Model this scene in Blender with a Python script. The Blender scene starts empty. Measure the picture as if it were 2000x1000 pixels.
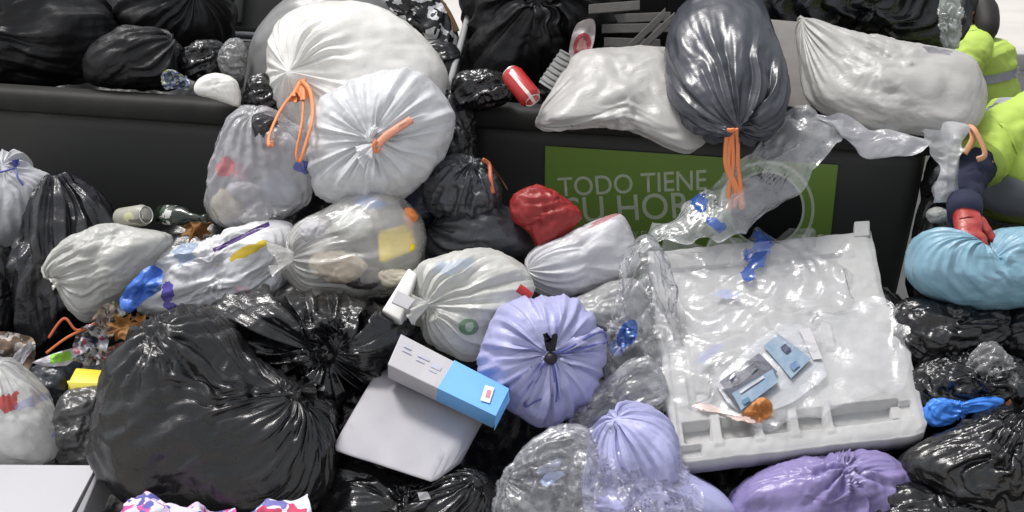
import bpy, math, random
import numpy as np
from mathutils import Vector, Matrix

# ------------------------------------------------------------------ camera
CAM_H, PITCH, ROLL, FPX = 2.26, math.radians(18), math.radians(1.7), 3000.0
scene = bpy.context.scene
COL = scene.collection
FWD = np.array([0, math.cos(PITCH), -math.sin(PITCH)])
_r0 = np.array([1.0, 0, 0]); _u0 = np.cross(_r0, FWD)
RGT = _r0*math.cos(ROLL) + _u0*math.sin(ROLL)      # level lines drop a little to the right
UPV = np.cross(RGT, FWD)
CAMP = np.array([0, 0, CAM_H])
cam_data = bpy.data.cameras.new('camera')
cam = bpy.data.objects.new('camera', cam_data); COL.objects.link(cam)
cam_data.sensor_width = 36; cam_data.lens = 36*FPX/2000; cam_data.clip_start = 0.05; cam_data.clip_end = 400
cam.matrix_world = Matrix(((RGT[0], UPV[0], -FWD[0], 0), (RGT[1], UPV[1], -FWD[1], 0),
                           (RGT[2], UPV[2], -FWD[2], CAM_H), (0, 0, 0, 1)))
scene.camera = cam
# ------------------------------------------------------------------ daylight
SUN_EL, SUN_ROT = math.radians(70), math.radians(290)
world = bpy.data.worlds.new('World'); scene.world = world; world.use_nodes = True
_n, _l = world.node_tree.nodes, world.node_tree.links
_bg = _n['Background']; _bg.inputs['Strength'].default_value = 0.15
_sky = _n.new('ShaderNodeTexSky'); _sky.sky_type = 'NISHITA'; _sky.sun_disc = False
_sky.sun_elevation = SUN_EL; _sky.sun_rotation = SUN_ROT
_sky.air_density = 1.0; _sky.dust_density = 3.0; _sky.ozone_density = 0.6
_hs = _n.new('ShaderNodeHueSaturation'); _hs.inputs['Saturation'].default_value = 0.22   # high thin cloud
_l.new(_sky.outputs[0], _hs.inputs['Color']); _l.new(_hs.outputs[0], _bg.inputs['Color'])
sun_data = bpy.data.lights.new('sun', 'SUN'); sun_data.energy = 2.0; sun_data.angle = math.radians(14)
sun_data.color = (1.0, 0.97, 0.93)
sun = bpy.data.objects.new('sun', sun_data); COL.objects.link(sun)
_az = SUN_ROT                                   # nishita: rotation measured from +Y towards +X
_sd = Vector((math.sin(_az)*math.cos(SUN_EL), math.cos(_az)*math.cos(SUN_EL), math.sin(SUN_EL)))
sun.rotation_euler = _sd.to_track_quat('Z', 'Y').to_euler()
scene.view_settings.view_transform = 'Standard'; scene.view_settings.look = 'None'
scene.view_settings.exposure = 0.42; scene.view_settings.gamma = 1.0
scene.view_settings.use_curve_mapping = False
scene.cycles.transparent_max_bounces = 16
scene.cycles.max_bounces = 8
scene.cycles.use_denoising = True

# ------------------------------------------------------------------ helpers
def P(px, py, d):
    """photo pixel + distance along the view axis -> world point"""
    return CAMP + d*(FWD + RGT*((px-1000)/FPX) - UPV*((py-500)/FPX))

def on_plane(px, py, p0, n):
    v = FWD + RGT*((px-1000)/FPX) - UPV*((py-500)/FPX)
    t = np.dot(np.asarray(p0)-CAMP, n)/np.dot(v, n)
    return CAMP + t*v

def tag(o, label, cat, group=None):
    o['label'] = label; o['category'] = cat
    if group: o['group'] = group
    return o

def empty(name, loc, label, cat, group=None):
    o = bpy.data.objects.new(name, None); COL.objects.link(o); o.empty_display_size = 0.05
    o.location = Vector(loc); bpy.context.view_layer.update()
    return tag(o, label, cat, group)

def link(name, me, mat, parent=None, smooth=True):
    """mesh data is in world coordinates; origin put at the base of the thing"""
    o = bpy.data.objects.new(name, me); COL.objects.link(o)
    if mat is not None: me.materials.append(mat)
    n = len(me.vertices)
    co = np.empty(n*3, np.float32); me.vertices.foreach_get('co', co); co = co.reshape(-1, 3)
    base = co.mean(0).astype(float); base[2] = co[:, 2].min()
    co -= base.astype(np.float32)
    me.vertices.foreach_set('co', co.ravel())
    if smooth: me.polygons.foreach_set('use_smooth', np.ones(len(me.polygons), bool))
    me.update()
    if parent is not None:
        o.parent = parent
        pw = Vector((0, 0, 0)); q = parent
        while q is not None:
            pw += q.location; q = q.parent
        o.location = Vector(base) - pw
    else:
        o.location = Vector(base)
    return o

def mesh(verts, faces):
    me = bpy.data.meshes.new('mesh')
    verts = np.asarray(verts, np.float32); me.from_pydata([tuple(map(float, v)) for v in verts], [], faces)
    return me

def mesh_quads(verts, quads):
    me = bpy.data.meshes.new('mesh')
    nv, nq = len(verts), len(quads)
    me.vertices.add(nv); me.vertices.foreach_set('co', np.asarray(verts, np.float32).ravel())
    me.loops.add(nq*4); me.loops.foreach_set('vertex_index', np.asarray(quads, np.int32).ravel())
    me.polygons.add(nq)
    me.polygons.foreach_set('loop_start', np.arange(0, nq*4, 4, dtype=np.int32))
    me.update(calc_edges=True)
    return me

def add_attr(me, name, vals):
    a = me.attributes.new(name, 'FLOAT', 'POINT'); a.data.foreach_set('value', np.asarray(vals, np.float32).ravel())

# --- gradient noise
_rs = np.random.RandomState(7)
_perm = np.concatenate([_rs.permutation(256)]*2)
_g3 = _rs.normal(size=(256, 3)); _g3 /= np.linalg.norm(_g3, axis=1)[:, None]
def noise(p, seed=0):
    p = np.asarray(p, float) + seed*np.array([17.31, 9.17, 5.73])
    i = np.floor(p).astype(int); f = p-i; i &= 255
    w = f*f*f*(f*(f*6-15)+10)
    out = 0
    for dx in (0, 1):
        wx = w[..., 0] if dx else 1-w[..., 0]
        for dy in (0, 1):
            wy = w[..., 1] if dy else 1-w[..., 1]
            for dz in (0, 1):
                wz = w[..., 2] if dz else 1-w[..., 2]
                h = _perm[_perm[_perm[(i[..., 0]+dx) & 255]+((i[..., 1]+dy) & 255)]+((i[..., 2]+dz) & 255)]
                g = _g3[h]
                out = out + wx*wy*wz*(g[..., 0]*(f[..., 0]-dx)+g[..., 1]*(f[..., 1]-dy)+g[..., 2]*(f[..., 2]-dz))
    return out*1.5

# --- film relaxed over a body: slack film buckles into folds
def relax(T, rest_u, rest_v, rest_d1, rest_d2, hold, bend, iters, rng, jit, wrap=True):
    X = (T + rng.normal(size=T.shape)*jit).astype(np.float32)
    T = T.astype(np.float32)
    w = np.float32(0.2)
    for it in range(iters):
        A = hold*(T-X)
        # along u
        nx = np.roll(X, -1, 1) if wrap else None
        if wrap:
            d = nx-X; l = np.sqrt((d*d).sum(-1))+1e-9
            c = (w*(1-rest_u/l))[..., None]*d
            A += c; A -= np.roll(c, 1, 1)
        else:
            d = X[:, 1:]-X[:, :-1]; l = np.sqrt((d*d).sum(-1))+1e-9
            c = (w*(1-rest_u/l))[..., None]*d
            A[:, :-1] += c; A[:, 1:] -= c
        d = X[1:]-X[:-1]; l = np.sqrt((d*d).sum(-1))+1e-9
        c = (w*(1-rest_v/l))[..., None]*d
        A[:-1] += c; A[1:] -= c
        for s, rest in ((1, rest_d1), (-1, rest_d2)):
            if wrap:
                q = np.roll(X, -s, 1)
                d = q[1:]-X[:-1]; l = np.sqrt((d*d).sum(-1))+1e-9
                c = (np.float32(0.1)*(1-rest/l))[..., None]*d
                A[:-1] += c; A[1:] -= np.roll(c, s, 1)
            else:
                a, b = (slice(None, -1), slice(1, None)) if s == 1 else (slice(1, None), slice(None, -1))
                d = X[1:, b]-X[:-1, a]; l = np.sqrt((d*d).sum(-1))+1e-9
                c = (np.float32(0.1)*(1-rest/l))[..., None]*d
                A[:-1, a] += c; A[1:, b] -= c
        # bending
        if wrap: A += bend*(np.roll(X, 1, 1)+np.roll(X, -1, 1)-2*X)
        else: A[:, 1:-1] += bend*(X[:, 2:]+X[:, :-2]-2*X[:, 1:-1])
        A[1:-1] += bend*(X[2:]+X[:-2]-2*X[1:-1])
        if wrap: A[0] = hold*3*(T[0]-X[0]); A[-1] = hold*3*(T[-1]-X[-1])
        X += A
    return X

def elen(A, B): return np.sqrt(((A-B)**2).sum(-1)).astype(np.float32)

def spline(pts, k=6, closed=True):
    p = np.array(pts, float); out = []
    n = len(p)
    for i in range(n if closed else n-1):
        if closed: a, b, c, d = p[i-1], p[i], p[(i+1) % n], p[(i+2) % n]
        else: a, b, c, d = p[max(i-1, 0)], p[i], p[i+1], p[min(i+2, n-1)]
        for t in np.arange(k)/k:
            out.append(0.5*(2*b+(c-a)*t+(2*a-5*b+4*c-d)*t*t+(3*b-a-3*c+d)*t**3))
    if not closed: out.append(p[-1])
    return np.array(out)

def outline_radius(outline, c, ang, blur):
    """distance from c to the outline along every angle (outline in px, y down)"""
    pts = spline(outline)-np.array(c); pts[:, 1] *= -1
    a = pts; b = np.roll(pts, -1, 0)
    N = 720; th = np.arange(N)*2*np.pi/N
    R = np.zeros(N)
    dx, dy = np.cos(th), np.sin(th)
    for (x1, y1), (x2, y2) in zip(a, b):
        ex, ey = x2-x1, y2-y1
        den = dx*ey-dy*ex
        with np.errstate(all='ignore'):
            t = (x1*ey-y1*ex)/den; u = (x1*dy-y1*dx)/den
        ok = (np.abs(den) > 1e-9) & (t > 0) & (u >= -1e-6) & (u <= 1+1e-6)
        R = np.where(ok & (t > R), t, R)
    if blur > 0:
        k = np.fft.rfftfreq(N)*N
        R = np.fft.irfft(np.fft.rfft(R)*np.exp(-0.5*(k*blur)**2), N)
    f = (ang % (2*np.pi))*N/(2*np.pi); i = np.floor(f).astype(int) % N; w = f-np.floor(f)
    return R[i]*(1-w)+R[(i+1) % N]*w

def bag_mesh(outline, d, thick, knot=None, res=(150, 100), slack=0.10, gather=1.2, gsize=0.5, lump=0.08, lump_f=2.2,
             seed=0, p=2.4, hold=0.012, bend=0.06, iters=160, coarse=3, fbend=0.03, fiters=60, fslack=0.8, dirn=(1.0, 0.5), center=None, dimple=0.0, neck=0.0, back=None, blur=0.05,
             tautness=0.6, crease=0.0, crease_f=2.6, fan=None):
    rng = np.random.RandomState(seed+11)
    nu, nv = res
    o = np.array(outline, float)
    if center is None:
        x, y = o[:, 0], o[:, 1]; x2, y2 = np.roll(x, -1), np.roll(y, -1)
        cr = x*y2-x2*y; A = cr.sum()/2
        center = (((x+x2)*cr).sum()/(6*A), ((y+y2)*cr).sum()/(6*A))
    s = d/FPX
    c = np.array(center)
    if back is None: back = thick
    # knot direction on the unit sphere
    if knot is None:
        k = np.array([0.93*(1 if seed % 2 else -1), -0.3, -0.22]); k /= np.linalg.norm(k); gather = 0.0
    else:
        v = (np.array(knot)-c)*np.array([1, -1]); th = math.atan2(v[1], v[0])
        r = float(outline_radius(outline, c, np.array([th]), blur)[0])
        q = min(0.995, math.hypot(*v)/r)
        q = q**1.0
        z = max(0.0, 1-q**p)**(1/p)
        k = np.array([math.cos(th)*q, math.sin(th)*q, z]); k /= np.linalg.norm(k)
    a = np.array([0, 0, 1.0]) if abs(k[2]) < 0.9 else np.array([0, 1.0, 0])
    e1 = np.cross(a, k); e1 /= np.linalg.norm(e1); e2 = np.cross(k, e1)
    u = np.arange(nu)*2*np.pi/nu
    v = np.linspace(0.025, np.pi-0.03, nv)
    V, U = np.meshgrid(v, u, indexing='ij')
    dirs = (np.cos(V)[..., None]*k + np.sin(V)[..., None]*(np.cos(U)[..., None]*e1+np.sin(U)[..., None]*e2))
    def body(dr):
        x, y, z = dr[..., 0], dr[..., 1], dr[..., 2]
        q = np.sqrt(x*x+y*y); th = np.arctan2(y, x)
        n = (q**p+np.abs(z)**p)**(1/p)
        q2, z2 = q/n, z/n
        R = outline_radius(outline, c, th, blur)*s
        t = np.where(z2 > 0, thick, back)
        return np.stack([np.cos(th)*R*q2, np.sin(th)*R*q2, z2*t], -1)
    T = body(dirs)
    size = np.abs(T).max()
    nrm = dirs/np.linalg.norm(dirs, axis=-1)[..., None]
    # contents pushing outwards
    lum = noise(dirs*lump_f, seed+1)+0.5*noise(dirs*lump_f*2.1, seed+2)
    sil = 0.35+0.65*np.abs(dirs[..., 2])     # keep the outline
    T = T + nrm*(lump*size*lum*sil)[..., None]
    if crease > 0:      # creased film: sharp ridges between facets
        wq = dirs*crease_f + 0.6*np.stack([noise(dirs*2.5, seed+21), noise(dirs*2.5, seed+22), noise(dirs*2.5, seed+23)], -1)
        cr = (0.5-np.abs(noise(wq, seed+6))*2.2) + 0.5*(0.5-np.abs(noise(wq*2.3, seed+7))*2.2)
        T = T + nrm*(crease*size*cr*sil)[..., None]
    if fan is not None:     # film pulled to a second point: fan of straight folds
        (fx, fy), nf, famp, fsize = fan
        T0 = body(dirs); q0 = np.array([(fx-c[0])*s, -(fy-c[1])*s]); rel = T0[..., :2]-q0
        an = np.arctan2(rel[..., 1], rel[..., 0]); ds = np.hypot(rel[..., 0], rel[..., 1])
        wa = an*nf/2+1.6*noise(np.stack([np.cos(an)*2, np.sin(an)*2, ds*3], -1), seed+51)
        T = T+nrm*(famp*(np.abs(np.sin(wa))-.5)*np.clip(ds/(0.12*fsize), 0, 1)*np.exp(-(ds/fsize)**2)*(dirs[..., 2] > -.2))[..., None]
    if knot is not None:
        kp = body(k[None])[0]
        dk = np.linalg.norm(T-kp, axis=-1)/size
        kn = k*np.array([1, 1, 1.0]); kn /= np.linalg.norm(kn)
        T = T - kn*(dimple*size*np.exp(-(dk/0.38)**2))[..., None] + kn*((dimple+neck)*size*np.exp(-(dk/0.09)**2))[..., None]
    # film slack, first the large folds on a coarse net, then the small ones on the full net
    def film_pass(T, V, sl, gu, hold, bend, iters, jit):
        ru = elen(np.roll(T, -1, 1), T)*(1+dirn[0]*sl+gu)
        rv = elen(T[1:], T[:-1])*(1+dirn[1]*sl[1:])
        md = (1+0.5*(dirn[0]+dirn[1])*sl+0.5*gu)[:-1]
        r1 = elen(np.roll(T, -1, 1)[1:], T[:-1])*md
        r2 = elen(np.roll(T, 1, 1)[1:], T[:-1])*md
        f32 = np.float32
        return relax(T, ru.astype(f32), rv.astype(f32), r1.astype(f32), r2.astype(f32), f32(hold), f32(bend), iters, rng, jit)
    sl = slack*(1-tautness+tautness*2*np.clip(0.5+0.9*noise(dirs*1.7, seed+3), 0, 1))
    ang = np.stack([np.cos(U)*2.2, np.sin(U)*2.2, V*0.8], -1)
    gu = gather*np.exp(-V/gsize)*np.clip(0.85+1.3*noise(ang, seed+9)+0.7*noise(ang*2.7, seed+10), 0.1, 2.2)
    q = coarse
    Tc = T[::q, ::q]
    Tc = Tc + noise(dirs[::q, ::q]*6, seed+5)[..., None]*nrm[::q, ::q]*size*0.02
    Xc = film_pass(Tc, V[::q, ::q], sl[::q, ::q], gu[::q, ::q], hold, bend, iters, size*0.004)
    D = Xc - T[::q, ::q]
    # bicubic-ish upsampling of the fold field
    ncv, ncu = D.shape[:2]
    fi = np.arange(nv)/q; i0 = np.minimum(np.floor(fi).astype(int), ncv-1); i1 = np.minimum(i0+1, ncv-1); w = (fi-np.floor(fi))
    w = w[:, None, None]
    D = D[i0]*(1-w)+D[i1]*w
    fu = np.arange(nu)/q; j0 = np.floor(fu).astype(int) % ncu; j1 = (j0+1) % ncu; w = (fu-np.floor(fu))[None, :, None]
    D = D[:, j0]*(1-w)+D[:, j1]*w
    T2 = T+D
    fine = noise(dirs*13, seed+15)[..., None]*nrm*size*0.006
    X = film_pass(T2+fine, V, fslack*sl+0.02, 0.3*gu, 0.03, fbend, fiters, size*0.0012)
    W = P(center[0], center[1], d) + X[..., 0:1]*RGT + X[..., 1:2]*UPV - X[..., 2:3]*FWD
    verts = np.concatenate([W.reshape(-1, 3), W[0].mean(0)[None], W[-1].mean(0)[None]])
    idx = np.arange(nu*nv).reshape(nv, nu); nx = np.roll(idx, -1, 1)
    quads = np.stack([idx[:-1], idx[1:], nx[1:], nx[:-1]], -1).reshape(-1, 4)
    me = bpy.data.meshes.new('bag')
    tri0 = np.stack([np.full(nu, nu*nv), idx[0], nx[0]], -1)
    tri1 = np.stack([np.full(nu, nu*nv+1), nx[-1], idx[-1]], -1)
    me.vertices.add(len(verts)); me.vertices.foreach_set('co', verts.astype(np.float32).ravel())
    loops = np.concatenate([quads.ravel(), tri0.ravel(), tri1.ravel()]).astype(np.int32)
    starts = np.concatenate([np.arange(len(quads))*4, len(quads)*4+np.arange(2*nu)*3]).astype(np.int32)
    me.loops.add(len(loops)); me.loops.foreach_set('vertex_index', loops)
    me.polygons.add(len(starts)); me.polygons.foreach_set('loop_start', starts)
    me.update(calc_edges=True)
    me.validate()
    return me

# depth bookkeeping: world points of what has been built, to lay things on it
def to_px(W):
    v = np.asarray(W)-CAMP; d = v@FWD
    return 1000+FPX*(v@RGT)/d, 500-FPX*(v@UPV)/d, d

def world_co(o):
    me = o.data; co = np.empty(len(me.vertices)*3, np.float32); me.vertices.foreach_get('co', co)
    pw = Vector((0, 0, 0)); q = o
    while q is not None:
        pw += q.location; q = q.parent
    return co.reshape(-1, 3)+np.array(pw, np.float32)

def surf(objs, px, py, r=9):
    """view depth of the nearest built surface under a pixel"""
    best = None
    for o in (objs if isinstance(objs, (list, tuple)) else [objs]):
        x, y, d = to_px(world_co(o))
        m = (np.abs(x-px) < r) & (np.abs(y-py) < r)
        if m.any():
            q = float(np.percentile(d[m], 20)) if m.sum() > 8 else float(d[m].min())
            best = q if best is None else min(best, q)
    return best

# the slope the rubbish lies on
SLOPE = 0.65
def heap_front(x): return 4.38-0.12*x
def heap_z(x, y): return 0.90-SLOPE*(heap_front(x)-y)
_hn = np.array([-SLOPE*0.12, -SLOPE, 1.0]); _hn /= np.linalg.norm(_hn)
def heap_d(px, py):
    q = on_plane(px, py, (0, heap_front(0), 0.90), _hn)
    return float((q-CAMP)@FWD)

def frames(pts):
    pts = np.asarray(pts, float)
    t = np.gradient(pts, axis=0); t /= np.linalg.norm(t, axis=1)[:, None]+1e-12
    n = np.cross(t[0], FWD); n = n/(np.linalg.norm(n)+1e-9)
    N, B = [], []
    for i in range(len(pts)):
        n = n-t[i]*np.dot(n, t[i]); n /= np.linalg.norm(n)+1e-9
        N.append(n); B.append(np.cross(t[i], n))
    return t, np.array(N), np.array(B)

def tube_mesh(pts, rad, k=8, flat=1.0, taper=None):
    pts = np.asarray(pts, float); t, N, B = frames(pts); n = len(pts)
    rad = np.full(n, rad) if np.isscalar(rad) else np.asarray(rad)
    a = np.arange(k)*2*np.pi/k
    V = pts[:, None]+rad[:, None, None]*(np.cos(a)[None, :, None]*N[:, None]+flat*np.sin(a)[None, :, None]*B[:, None])
    idx = np.arange(n*k).reshape(n, k); nx = np.roll(idx, -1, 1)
    quads = np.stack([idx[:-1], idx[1:], nx[1:], nx[:-1]], -1).reshape(-1, 4)
    me = bpy.data.meshes.new('tube')
    me.from_pydata(V.reshape(-1, 3).tolist(), [], quads.tolist()+[list(idx[0]), list(idx[-1][::-1])])
    return me

def cord(name, parent, pts, r, mat, on=None, lift=0.006, flat=0.6, k=6, d=None):
    """string through pixels, laid on the surfaces in `on`; a point may carry its own depth"""
    W = []; last = d
    for p in pts:
        if len(p) == 3: q = p[2]
        else:
            q = surf(on, p[0], p[1]) if on is not None else None
            q = (q-lift) if q is not None else last
            if q is None: q = last if last is not None else heap_d(p[0], p[1])
        last = q; W.append(P(p[0], p[1], q))
    W = spline(W, 6, False)
    return link(name, tube_mesh(W, r, k, flat), mat, parent)

def tail_mesh(root, direc, length, r0, r1, ruff=5, amp=0.5, seed=0, nu=48, nv=14, flat=0.6, curl=0.3):
    """gathered end of a tied bag: a ruffled, open cone"""
    rng = np.random.RandomState(seed); direc = np.asarray(direc, float); L = np.linalg.norm(direc); direc = direc/L
    a = np.cross(direc, FWD); a /= np.linalg.norm(a)+1e-9; b = np.cross(direc, a)
    u = np.arange(nu)*2*np.pi/nu; v = np.linspace(0, 1, nv)
    V, U = np.meshgrid(v, u, indexing='ij')
    ph = rng.rand(3)*6
    R = (r0+(r1-r0)*V**0.8)*(1+amp*V*(np.sin(ruff*U+ph[0]+1.5*V)+0.5*np.sin((2*ruff+1)*U+ph[1])))
    along = length*V*(1+0.25*V*np.sin(2*U+ph[2]))
    W = root+along[..., None]*direc+R[..., None]*(np.cos(U)[..., None]*a+flat*np.sin(U)[..., None]*b)
    W = W+(curl*length*V**2)[..., None]*(-UPV*0.4)
    idx = np.arange(nu*nv).reshape(nv, nu); nx = np.roll(idx, -1, 1)
    return mesh_quads(W.reshape(-1, 3), np.stack([idx[:-1], idx[1:], nx[1:], nx[:-1]], -1).reshape(-1, 4))

def grid_mesh(W):
    nv, nu = W.shape[:2]; idx = np.arange(nu*nv).reshape(nv, nu)
    return mesh_quads(W.reshape(-1, 3), np.stack([idx[:-1, :-1], idx[1:, :-1], idx[1:, 1:], idx[:-1, 1:]], -1).reshape(-1, 4))

def sheet_mesh(net, res=(40, 40), slack=0.06, amp=0.01, f=12, seed=0, hold=0.02, bend=0.04, iters=60, ragged=0.0, fold=0.0):
    """crumpled sheet over a net of control points: rows of (px, py, depth)"""
    C = np.array([[P(*p) for p in row] for row in net]); nr, nc = C.shape[:2]
    rows = np.array([spline(C[i], 24, False) if nc > 2 else np.linspace(C[i, 0], C[i, 1], 25) for i in range(nr)])
    rows = rows[:, np.linspace(0, rows.shape[1]-1, res[0]).round().astype(int)]
    cols = [spline(rows[:, j], 24, False) if nr > 2 else np.linspace(rows[0, j], rows[1, j], 25) for j in range(res[0])]
    cols = np.array(cols)[:, np.linspace(0, len(cols[0])-1, res[1]).round().astype(int)]
    T = cols.transpose(1, 0, 2)
    nn = np.cross(np.gradient(T, axis=0), np.gradient(T, axis=1)); nn /= np.linalg.norm(nn, axis=-1)[..., None]+1e-9
    if ragged > 0:
        s = np.linspace(-1, 1, res[0])[None, :]*np.ones((res[1], 1)); t = np.linspace(-1, 1, res[1])[:, None]*np.ones((1, res[0]))
        ed = np.maximum(np.abs(s), np.abs(t))**6
        T = T*(1-0)+(ed*ragged)[..., None]*np.stack([noise(T*14, seed+31), noise(T*14, seed+32), noise(T*14, seed+33)], -1)
    wq = T*f+0.5*np.stack([noise(T*f*0.8, seed+41), noise(T*f*0.8, seed+42), noise(T*f*0.8, seed+43)], -1)
    h = (0.4-np.abs(noise(wq, seed+4))*1.8)+0.5*(0.4-np.abs(noise(wq*2.2, seed+8))*1.8)
    T = T+nn*(amp*h)[..., None]
    rng = np.random.RandomState(seed+3); f32 = np.float32
    m = (1+slack)
    ru = (elen(T[:, 1:], T[:, :-1])*m).astype(f32); rv = (elen(T[1:], T[:-1])*m).astype(f32)
    r1 = (elen(T[1:, 1:], T[:-1, :-1])*m).astype(f32); r2 = (elen(T[1:, :-1], T[:-1, 1:])*m).astype(f32)
    X = relax(T, ru, rv, r1, r2, f32(hold), f32(bend), iters, rng, amp*0.1+0.0005, wrap=False)
    return grid_mesh(X)

def loft(rings, closed_ends=True):
    rings = np.asarray(rings, float); n, k = rings.shape[:2]
    idx = np.arange(n*k).reshape(n, k); nx = np.roll(idx, -1, 1)
    q = np.stack([idx[:-1], nx[:-1], nx[1:], idx[1:]], -1).reshape(-1, 4).tolist()
    if closed_ends: q += [list(map(int, idx[0][::-1])), list(map(int, idx[-1]))]
    me = bpy.data.meshes.new('loft'); me.from_pydata(rings.reshape(-1, 3).tolist(), [], q); return me

def box_mesh(o, ex, ey, ez, bev=0.0, seg=2, wob=0.0, seed=0):
    """box from corner o and three edge vectors, edges rounded"""
    import bmesh
    o, ex, ey, ez = (np.asarray(a, float) for a in (o, ex, ey, ez))
    bm = bmesh.new(); vs = []
    rng = np.random.RandomState(seed)
    for a in (0, 1):
        for b in (0, 1):
            for c in (0, 1):
                vs.append(bm.verts.new(o+a*ex+b*ey+c*ez+rng.normal(size=3)*wob))
    for f in ((0, 1, 3, 2), (4, 6, 7, 5), (0, 4, 5, 1), (2, 3, 7, 6), (0, 2, 6, 4), (1, 5, 7, 3)):
        bm.faces.new([vs[i] for i in f])
    bmesh.ops.recalc_face_normals(bm, faces=bm.faces)
    if bev > 0: bmesh.ops.bevel(bm, geom=list(bm.edges), offset=bev, segments=seg, affect='EDGES', profile=0.5)
    me = bpy.data.meshes.new('box'); bm.to_mesh(me); bm.free(); return me

def lathe_mesh(p0, axis, prof, k=28):
    """surface of revolution: prof = (distance along axis, radius)"""
    axis = np.asarray(axis, float); axis /= np.linalg.norm(axis)
    a = np.cross(axis, [0.3, 0.2, 0.9]); a /= np.linalg.norm(a); b = np.cross(axis, a)
    th = np.arange(k)*2*np.pi/k
    ring = np.cos(th)[:, None]*a+np.sin(th)[:, None]*b
    return loft([np.asarray(p0)+h*axis+max(r, 1e-4)*ring for h, r in prof])

# ------------------------------------------------------------------ materials
def nodes(name):
    m = bpy.data.materials.new(name); m.use_nodes = True
    t = m.node_tree; t.nodes.clear()
    return m, t.nodes, t.links

def rgb(n, c):
    q = n.new('ShaderNodeRGB'); q.outputs[0].default_value = (*c, 1); return q.outputs[0]

def mixc(n, l, fac, a, b):
    q = n.new('ShaderNodeMix'); q.data_type = 'RGBA'
    if isinstance(fac, float): q.inputs[0].default_value = fac
    else: l.new(fac, q.inputs[0])
    for s, v in ((q.inputs[6], a), (q.inputs[7], b)):
        if isinstance(v, tuple): s.default_value = (*v, 1)
        else: l.new(v, s)
    return q.outputs[2]

def math_n(n, l, op, a, b=0.0):
    q = n.new('ShaderNodeMath'); q.operation = op
    for s, v in ((q.inputs[0], a), (q.inputs[1], b)):
        if isinstance(v, (int, float)): s.default_value = v
        else: l.new(v, s)
    return q.outputs[0]

def ramp(n, l, fac, stops, interp='LINEAR'):
    q = n.new('ShaderNodeValToRGB'); l.new(fac, q.inputs[0]); q.color_ramp.interpolation = interp
    e = q.color_ramp.elements
    while len(e) < len(stops): e.new(0.5)
    for k, (pos, c) in enumerate(stops):
        e[k].position = pos; e[k].color = (*c, 1) if len(c) == 3 else c
    return q.outputs[0]

def tex_noise(n, l, vec, scale, detail=4, rough=0.55, dist=0.0):
    q = n.new('ShaderNodeTexNoise'); q.inputs['Scale'].default_value = scale; q.inputs['Detail'].default_value = detail
    q.inputs['Roughness'].default_value = rough; q.inputs['Distortion'].default_value = dist
    l.new(vec, q.inputs['Vector']); return q

def decal_mask(n, l, pos, dec):
    """printed mark on the film: centre (world), half sizes along two directions, shape"""
    c, hu, hv, shape, angle = dec[:5]
    u = RGT*math.cos(angle)+UPV*math.sin(angle); v = -RGT*math.sin(angle)+UPV*math.cos(angle)
    sub = n.new('ShaderNodeVectorMath'); sub.operation = 'SUBTRACT'; l.new(pos, sub.inputs[0]); sub.inputs[1].default_value = tuple(c)
    def dot(a, h):
        q = n.new('ShaderNodeVectorMath'); q.operation = 'DOT_PRODUCT'; l.new(sub.outputs[0], q.inputs[0]); q.inputs[1].default_value = tuple(a/h)
        return q.outputs['Value']
    du, dv = dot(u, hu), dot(v, hv)
    if shape == 'box':
        m = math_n(n, l, 'MAXIMUM', math_n(n, l, 'ABSOLUTE', du), math_n(n, l, 'ABSOLUTE', dv))
    else:
        m = math_n(n, l, 'SQRT', math_n(n, l, 'ADD', math_n(n, l, 'MULTIPLY', du, du), math_n(n, l, 'MULTIPLY', dv, dv)))
    if shape == 'blotch':
        nz = tex_noise(n, l, pos, 32, 2)
        m = math_n(n, l, 'ADD', m, math_n(n, l, 'MULTIPLY', math_n(n, l, 'SUBTRACT', nz.outputs['Fac'], 0.5), 2.0))
    inside = math_n(n, l, 'LESS_THAN', m, 1.0)
    if shape == 'ring':
        inside = math_n(n, l, 'MULTIPLY', inside, math_n(n, l, 'GREATER_THAN', m, 0.72))
    return inside

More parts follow.
